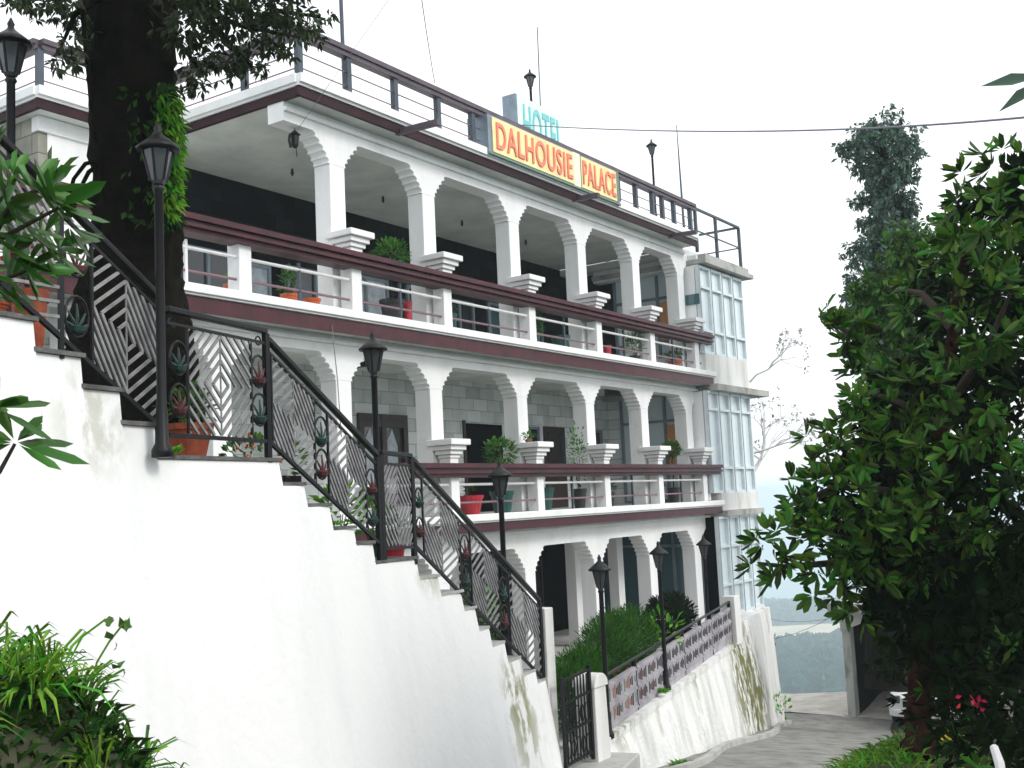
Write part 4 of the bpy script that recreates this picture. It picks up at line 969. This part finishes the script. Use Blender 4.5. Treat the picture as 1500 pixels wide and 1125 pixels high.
# ivy clad column of a tree beyond, and a lighter shrub tree below it
it = empty('ivy_tree', at(1300, 1000, 27), 'tall narrow tree with haze tinted leaf colour, wrapped in ivy beyond the road', 'tree')
MB().tube([at(1300, 1010, 27), at(1300, 700, 27), at(1296, 300, 27), at(1292, 180, 27)], [.5, .42, .25, .05], 10).build('trunk', 'bark', it)
pf = [(172, 1296, 8), (182, 1290, 22), (200, 1292, 44), (215, 1290, 52), (235, 1292, 48), (255, 1292, 38), (285, 1298, 40), (310, 1300, 44), (340, 1298, 44), (370, 1302, 52), (400, 1296, 52), (430, 1288, 54), (465, 1285, 46), (500, 1290, 44), (560, 1300, 40)]
P = []
for v in np.arange(186, 560, 5.0):
    uc = np.interp(v, [p[0] for p in pf], [p[1] for p in pf]); w = np.interp(v, [p[0] for p in pf], [p[2] for p in pf]) * 27 / FPX
    for q in range(2):
        a = rng.uniform(0, 6.28); rad = w * rng.uniform(.35, .95); cr_ = rng.uniform(.16, .36)
        c_ = at(uc, v, 27) + np.array([math.cos(a) * rad, math.sin(a) * rad, 0]); u = unit(24); P.append(c_ + u * cr_ * rng.uniform(.3, 1.1, (24, 1)) * [1, 1, .75])
for (u_, v_, k_) in ((1304, 172, 20), (1268, 192, 12), (1334, 205, 16), (1236, 222, 14), (1345, 222, 12), (1250, 240, 10), (1336, 330, 14), (1352, 350, 16), (1228, 468, 12)):
    P.append(at(u_, v_, 27) + rng.normal(size=(k_, 3)) * [.12, .12, .16])
P = np.concatenate(P); C, D, N, LL = whorls(P, unit(len(P)) + [.3, -.3, -.1], 6, .15, 1.1)
leaves('crown', C, D, N, LL, LL * .45, 'leafblue', it, droop=.5)  # haze is tinted into this lighter, bluer leaf colour
mt2 = empty('shrub_tree', at(1335, 1000, 16), 'light green feathery tree between the ivy tree and the dark tree', 'tree')
MB().tube([at(1340, 1010, 16), at(1335, 700, 16), at(1330, 400, 16)], [.12, .10, .03], 8).build('trunk', 'twig', mt2)
sprays('crown', [blob(u, v, 16, r) for u, v, r in ((1325, 350, 26), (1345, 375, 30), (1310, 375, 22), (1290, 430, 34), (1330, 430, 40), (1268, 420, 20), (1268, 465, 22), (1300, 490, 40), (1370, 400, 30), (1378, 345, 9), (1290, 545, 40), (1360, 335, 10), (1345, 500, 45), (1330, 560, 45), (1270, 590, 26), (1385, 450, 36), (1255, 425, 14), (1250, 455, 10))], 620, .125, 'leafmid', mt2, 7, .42)

# pale sparse tree behind the glazed bay, small tree at the corner
ps = empty('sparse_tree', at(1105, 800, 40), 'leafless looking tree, coloured pale as if overexposed, behind the glazed end bay', 'tree')
m = MB(); tips = []
def grow(p, d, L, r, k):
    q = p + d * L; m.tube([p, (p + q) / 2 + rng.normal(size=3) * L * .06, q], [r, r * .85, r * .65], 5)
    if k == 0: tips.append(q); return
    for _ in range(3 if k > 2 else 2):
        grow(q, (lambda v: v / np.linalg.norm(v))(d + rng.normal(size=3) * .55 + [.12, 0, .05]), L * rng.uniform(.6, .85), r * .6, k - 1)
base = at(1096, 800, 40); grow(base, np.array([.12, 0, 1.]), 2.0, .10, 5); m.build('trunk', 'barkpale', ps)
for p_, d_, L_ in ((at(1098, 665, 40), np.array([.95, .3, .25]), .9), (at(1098, 560, 40), np.array([.8, .25, .5]), .8)):
    m = MB(); grow(p_, d_, L_, .05, 4); m.build('branch', 'barkpale', ps)
tips = np.array(tips); tips = tips[rng.random(len(tips)) < .8]; C, D, N, LL = whorls(tips, unit(len(tips)), 3, .16, 1.2); leaves('crown', C, D, N, LL, LL * .5, 'leafpale', ps)
shrub('corner_tree', [blob(1124, 915, 33, 9), blob(1126, 940, 33, 11), blob(1122, 975, 33, 10), blob(1125, 1000, 33, 12)], 260, .22, 'leafblue', 'small green tree at the far corner of the hotel', 'tree', .4, trunk=[at(1124, 1060, 33), at(1124, 930, 33)])
shrub('verge_bush', [blob(1143, 1032, 29, 13), blob(1150, 1040, 29, 8)], 500, .16, 'leafbright', 'bright green bush at the far foot of the retaining wall', 'bush', .4)

# undergrowth on the right bank, its shade painted in as dark leaves
sb = [(1440, 1010, 9.0, 80), (1500, 1040, 8.4, 90), (1400, 1060, 8.8, 50), (1470, 1100, 7.6, 60), (1390, 960, 10.5, 60), (1310, 960, 14, 38), (1300, 1000, 16, 0), (1500, 930, 9, 90), (1420, 930, 11, 90), (1470, 1000, 11, 110), (1380, 1020, 12, 60), (1390, 900, 12, 60)]
P, A = blob_points([blob(u, v, d, r) for u, v, d, r in sb if r], 330, .2, 1.)
r_ = empty('undergrowth_bush', at(1450, 1100, 8.5), 'dense dark bush filling the bank under the large tree', 'bush')
C, D, N, LL = whorls(P, A + unit(len(P)) * .5 + [0, 0, .5], 7, .13, 1.); leaves('foliage', C, D, N, LL, LL * .32, 'leafdark', r_)  # dark leaf colour paints the shade under the tree
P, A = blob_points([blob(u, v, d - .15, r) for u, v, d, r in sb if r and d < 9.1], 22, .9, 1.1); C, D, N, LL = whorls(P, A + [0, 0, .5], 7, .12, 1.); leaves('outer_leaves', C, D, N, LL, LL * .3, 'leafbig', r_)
fl = empty('red_flower', at(1432, 1028, 8.1), 'drooping red blossom in the dark bush', 'flower'); b_ = at(1432, 1028, 8.05)
leaves('petals', b_ + rng.normal(size=(14, 3)) * [.04, .02, .02], unit(14), unit(14), .045, .028, 'petalred', fl); MB().tube([b_, b_ + np.array([.02, .1, -.12])], .004, 5).build('stem', 'twig', fl)
fl = empty('yellow_flower', at(1393, 1082, 8.0), 'small yellow blossom low on the bank', 'flower'); b_ = at(1393, 1082, 7.9)
leaves('petals', b_ + rng.normal(size=(14, 3)) * .018, unit(14), unit(14), .026, .018, 'petalyel', fl); MB().tube([b_, b_ + np.array([0, .05, -.15])], .004, 5).build('stem', 'twig', fl)
tag(MB().tube([at(1456, 1095, 6.9), at(1464, 1118, 6.8), at(1470, 1160, 6.7)], [.022, .026, .028], 8).build('cut_stick', 'barkpale'), 'pale cut stick leaning out of the bank, lower right', 'stick')

# grass on the banks
def grassy(name, n, fn_, L, m_, label, W=.035):
    P = np.array([fn_() for _ in range(n)]); t = rng.uniform(0, 6.28, n)
    D = np.stack([np.cos(t) * .55, np.sin(t) * .55, rng.uniform(.5, 1.2, n)], 1)
    return tag(leaves(name, P, D, unit(n), L * rng.uniform(.4, 1.15, n), L * W, m_, droop=.8), label, 'grass', kind='stuff')
def gp_():
    y = rng.uniform(7.5, 21); x = road_r(y) - .12 + abs(rng.normal()) * .8; return (x, y, ground_z(x, y) + .0)
grassy('grass', 12000, gp_, .30, 'grass', 'bright grass along the right edge of the road', .06)
def gl():
    y = rng.uniform(1.0, 3.4); x = base_x(y) + rng.uniform(.3, 2.75); return (x, y, ground_z(x, y) - .02)
P, D, L_ = [], [], []
for q in range(190):
    c = np.array(gl()); k = int(rng.uniform(16, 46)); h_ = rng.uniform(.22, .52); lean = rng.normal(size=2) * .35
    t = rng.uniform(0, 6.28, k); f = rng.uniform(.15, .75, k)
    P.append(c + np.stack([np.cos(t), np.sin(t), 0 * t], 1) * rng.uniform(0, .05, (k, 1))); D.append(np.stack([np.cos(t) * f + lean[0], np.sin(t) * f + lean[1], np.full(k, .95)], 1)); L_.append(h_ * rng.uniform(.5, 1.15, k))
L_ = np.concatenate(L_); P = np.concatenate(P); D = np.concatenate(D)
tag(leaves('long_grass', P, D, unit(len(P)), L_, .010 + L_ * .008, 'grass', droop=1.0, full=True), 'long arching grass in tufts on the bank below the stair wall', 'grass', kind='stuff')
grassy('weeds', 12000, gl, .15, 'grassdark', 'dark leafy weeds among the long grass below the stair wall', .16)
m = empty('tall_weed', at(130, 1010, 4.3), 'tall thin weed with small round leaves rising above the long grass', 'weed')
wp = [at(125, 1060, 4.3), at(132, 1010, 4.3), at(142, 970, 4.3), at(160, 940, 4.3), at(185, 908, 4.3)]
MB().tube(wp, .004, 5).build('stem', 'grass', m)
P = [at(u, v, 4.3) for u, v in ((160, 902), (175, 903), (190, 904), (192, 915), (165, 937), (172, 945), (163, 972), (175, 980), (182, 990), (168, 908))]
leaves('foliage', P, unit(10) + [.2, 0, .2], unit(10) * .4 + [.5, -.7, .3], .05, .035, 'leafmid', m)

# near leaf whorls at the left edge
nl = empty('glossy_shrub', at(-90, 480, 4.3), 'glossy shrub with long whorled leaves reaching in from the left edge', 'shrub')
wh = [((50, 280), 4.1), ((85, 305), 4.0), ((20, 262), 4.2), ((30, 330), 4.2), ((100, 332), 4.15), ((60, 350), 4.3), ((10, 300), 4.1), ((10, 370), 4.3), ((40, 395), 4.35), ((75, 275), 4.3), ((-20, 340), 4.2), ((-15, 250), 4.3), ((85, 365), 4.4), ((15, 410), 4.4), ((-30, 400), 4.3)]
P = np.array([at(u, v, d) for (u, v), d in wh]); ax = np.array([at(u + 40, v - 25, d) for (u, v), d in wh]) - P
C, D, N, LL = whorls(P, ax / np.linalg.norm(ax, axis=1, keepdims=True) + unit(len(P)) * .35, 8, .165, 1.1); leaves('foliage', C, D, N, LL, LL * .29, 'leafnear', nl, droop=.25, full=True)
MB().tube([at(-120, 520, 4.4), at(-60, 430, 4.35), at(0, 350, 4.25), at(85, 305, 4.05)], [.02, .014, .010, .006], 6).tube([at(-60, 430, 4.35), at(30, 400, 4.4), at(85, 368, 4.4)], [.012, .008, .005], 6).tube([at(-20, 370, 4.28), at(20, 290, 4.2), at(50, 280, 4.1)], [.010, .008, .005], 6).tube([at(-120, 520, 4.4), at(-150, 700, 4.4), at(-160, 1000, 4.4)], [.02, .03, .035], 6).build('branch', 'twig', nl)
P = np.array([at(22, 650, 4.1), at(-5, 600, 4.1)]); C, D, N, LL = whorls(P, np.array([[.6, -.2, .75], [.3, .2, .9]]), 11, .20, 1.25); leaves('lower_whorl', C, D, N, LL, LL * .30, 'leafnear', nl, droop=.45, full=True)
MB().tube([at(22, 650, 4.1), at(0, 690, 4.1), at(-60, 760, 4.2), at(-150, 800, 4.4)], [.006, .008, .012, .02], 6).build('branch', 'twig', nl)

# ------------------------------------------------------------------ shed and parked car at the far right of the road
p0 = onz(1250, 1053, -5.78); x0, y0 = p0[0], p0[1]
sh = empty('open_shed', (x0 + 3, y0 + 2, -5.8), 'dark open fronted concrete shed at the end of the road on the right', 'shed')
for xx in (x0, x0 + 3.6): MB().box(xx - .12, xx + .08, y0, y0 + .3, -6.0, -3.1).build('pillar', 'concrete', sh)
MB().box(x0 - .1, x0 + .02, y0 + .302, y0 + 5, -6.0, -3.1).build('side_wall', 'dark', sh)  # shed walls coloured near black to paint the shade inside
MB().box(x0 - .3, x0 + 6.5, y0 - .45, y0 + 5.2, -3.098, -2.88).build('roof', 'concrete', sh)
MB().prism([(x0 - .1, y0 - .002, -3.6), (x0 - .1, y0 - .002, -3.1), (x0 + .9, y0 - .002, -3.1), (x0 + .55, y0 - .002, -3.35)], (0, -.18, 0)).build('bracket', 'concrete', sh)
MB().box(x0 - .1, x0 + 6.5, y0 + 5.0, y0 + 5.2, -6.0, -3.1).build('back_wall', 'dark', sh)
MB().box(x0 + 6.3, x0 + 6.5, y0 + .31, y0 + 4.99, -6.0, -3.1).build('side_wall', 'dark', sh)
q = onz(1350, 1075, -5.66); cx, cy, cz = q[0], q[1] + .3, -5.66
car = empty('parked_car', (cx, cy, cz), 'white car parked facing out of the shed, half hidden by the brown trunk', 'car')
prof_c = [(0, .30), (.0, .55), (.06, .72), (.35, .90), (1.1, 1.0), (1.25, 1.02), (1.95, 1.46), (2.6, 1.52), (3.4, 1.48), (4.0, 1.02), (4.05, .6), (4.0, .30)]
m = MB(); rows = []
for (fx_, w) in ((-.84, .90), (-.78, .97), (-.55, 1.), (0, 1.02), (.55, 1.), (.78, .97), (.84, .90)):
    rows.append([(cx + fx_ * (1 if z < 1.1 else .86), cy + y + (1 - w) * (2 - y) * .9, cz + .3 + (z - .3) * (w if z > .6 else 1)) for y, z in prof_c])
k = len(prof_c); m.add([p for r in rows for p in r], [(i * k + j, i * k + j + 1, (i + 1) * k + j + 1, (i + 1) * k + j) for i in range(6) for j in range(k - 1)] + [tuple(range(k)), tuple(6 * k + j for j in range(k))[::-1]])
m.build('body', 'whitecar', car, smooth=False, bevel=.02)
MB().add([(cx - .66, cy + 1.28, cz + 1.07), (cx + .66, cy + 1.28, cz + 1.07), (cx + .60, cy + 1.90, cz + 1.46), (cx - .60, cy + 1.90, cz + 1.46)], [(0, 1, 2, 3)]).build('windscreen', 'panedark', car)
MB().box(cx - .45, cx + .45, cy - .03, cy - .002, cz + .52, cz + .66).build('grille', 'dark', car)
MB().box(cx - .70, cx + .70, cy - .06, cy + .02, cz + .30, cz + .46).build('bumper', 'whitecar', car, bevel=.02)
for s_ in (-1, 1):
    MB().box(cx + s_ * .66 - .14, cx + s_ * .66 + .14, cy - .02, cy + .12, cz + .60, cz + .76).build('headlight', 'lampglass', car, bevel=.02)
    MB().box(cx + s_ * .92 - .06, cx + s_ * .92 + .06, cy + 1.35, cy + 1.45, cz + 1.0, cz + 1.12).build('mirror', 'whitecar', car, bevel=.02)
    for yy_ in (.75, 3.2):
        w_ = MB(); a = np.array([cx + s_ * .70, cy + yy_, cz + .31]); w_.tube([a, a + np.array([s_ * .17, 0, 0])], .31, 18).build('wheel', 'tyre', car)

# ------------------------------------------------------------------ far houses, cables, masts
for (u, v, d, w, hgt, rm, lab) in ((1195, 944, 960, 95, 7, 'paneblue', 'long low shed with a pale blue roof on the far field'), (1142, 951, 900, 18, 5, 'white', 'small white house at the left edge of the far field')):
    p = at(u, v, d); p[2] = min(p[2], vz(math.hypot(p[0], p[1]), VT) + 9); r = empty('far_house', p, lab, 'house')
    MB().box(p[0] - w / 2, p[0] + w / 2, p[1] - 6, p[1] + 6, p[2] - 12, p[2]).build('wall', 'white', r)
    MB().prism([(p[0] - w / 2 - 1, p[1] - 7, p[2] + .01), (p[0] - w / 2 - 1, p[1] + 7, p[2] + .01), (p[0] - w / 2 - 1, p[1], p[2] + hgt)], (w + 2, 0, 0)).build('roof', rm, r)
def cable(name, pts, r, label, m_='cable'):
    pts = [np.array(p) for p in pts]
    return tag(MB().tube(pts, r, 6).build(name, m_), label, 'cable')
a, b = onx(758, 184, -11.0), at(1700, 150, 8.5)
cp = np.polyfit([765, 1130, 1500], [183, 192, 172], 2); dn_ = 1 / np.linalg.norm(a)
cable('power_cable', [at(u, np.polyval(cp, u), 1 / (dn_ + (1 / 8.5 - dn_) * (u - 765) / 900)) for u in np.linspace(765, 1665, 31)], .009, 'sagging cable crossing the white sky from the roof signs to the right')
for (p, q, lab) in (((1118, 905), (1262, 893), 'upper of the two thin wires above the valley'), ((1118, 938), (1262, 876), 'lower steeper thin wire above the valley')):
    a, b = at(*p, 45), at(*q, 38); cable('wire', [a + (b - a) * t - np.array([0, 0, .25 * 4 * t * (1 - t)]) for t in np.linspace(0, 1, 9)], .009, lab)
a, b = at(615, -20, 15), onx(637, 122, -11.1); cable('wire', [a + (b - a) * t - np.array([0, .0, .25 * t * (1 - t)]) for t in np.linspace(0, 1, 9)], .007, 'thin wire dropping from the top edge to the roof railing')
a, b = at(590, -30, 13.5), onx(437, 188, -11.3); cable('wire', [a + (b - a) * t for t in np.linspace(0, 1, 5)], .003, 'faint wire running down to the corner of the upper arcade')
a, b = onx(486, 476, -10.97), onx(500, 640, -10.97); cable('wire', [a, (a + b) / 2 + np.array([.02, 0, 0]), b], .008, 'thin dark wire hanging down the arcade front beside the stairs')
def mast(u, v0, v1, y, r0, r1, lab):
    a, b = ony(u[0], v0, y), ony(u[1], v1, y); a[2] = min(a[2], 6.2)
    return tag(MB().tube([a, (a + b) / 2, b], [r0, (r0 + r1) / 2, r1], 8).build('mast', 'bluegrey'), lab, 'mast')
mast((503, 497), 60, -60, 14, .035, .035, 'stout grey mast behind the near roof railing, cut by the top edge')
mast((791, 787), 190, 40, 24, .022, .014, 'thin tall rod beside the roof lantern behind the turquoise board')
mast((1000, 991), 300, 183, 25.5, .04, .010, 'tapering thin rod above the far end of the roof')
hl = empty('hanging_lantern', onx(432, 185, -11.5), 'small black lantern hanging under the corner of the top soffit', 'lantern')
c = onx(432, 205, -11.5); MB().tube([(c[0], c[1], 5.94), (c[0], c[1], c[2] + .12)], .006, 5).build('cord', 'blackmetal', hl)
MB().lathe(tuple(c), [(.03, -.12), (.05, -.08), (.06, .06), (.09, .08), (.02, .14)], 8).build('lantern', 'blackmetal', hl)
MB().tube([c + np.array([0, -.10, .06]), c + np.array([0, -.12, -.02]), c + np.array([0, -.09, -.14])], .02, 6).tube([c + np.array([0, .02, -.1]), c + np.array([0, .03, -.25])], .008, 5).build('bracket', 'blackmetal', hl)

# ------------------------------------------------------------------ the hazy air
hz = bpy.data.materials.new('hazy air'); hz.use_nodes = True; n = hz.node_tree; n.nodes.clear()
pv = n.nodes.new('ShaderNodeVolumePrincipled'); pv.inputs['Color'].default_value = (.80, .925, 1, 1); pv.inputs['Density'].default_value = .00085; pv.inputs['Anisotropy'].default_value = .0
o = n.nodes.new('ShaderNodeOutputMaterial'); n.links.new(pv.outputs[0], o.inputs['Volume'])
M['haze'] = hz
tag(MB().box(-27500, 27500, -27500, 27500, -640, 14).build('haze', 'haze'), 'pale hazy air', 'haze', kind='stuff')
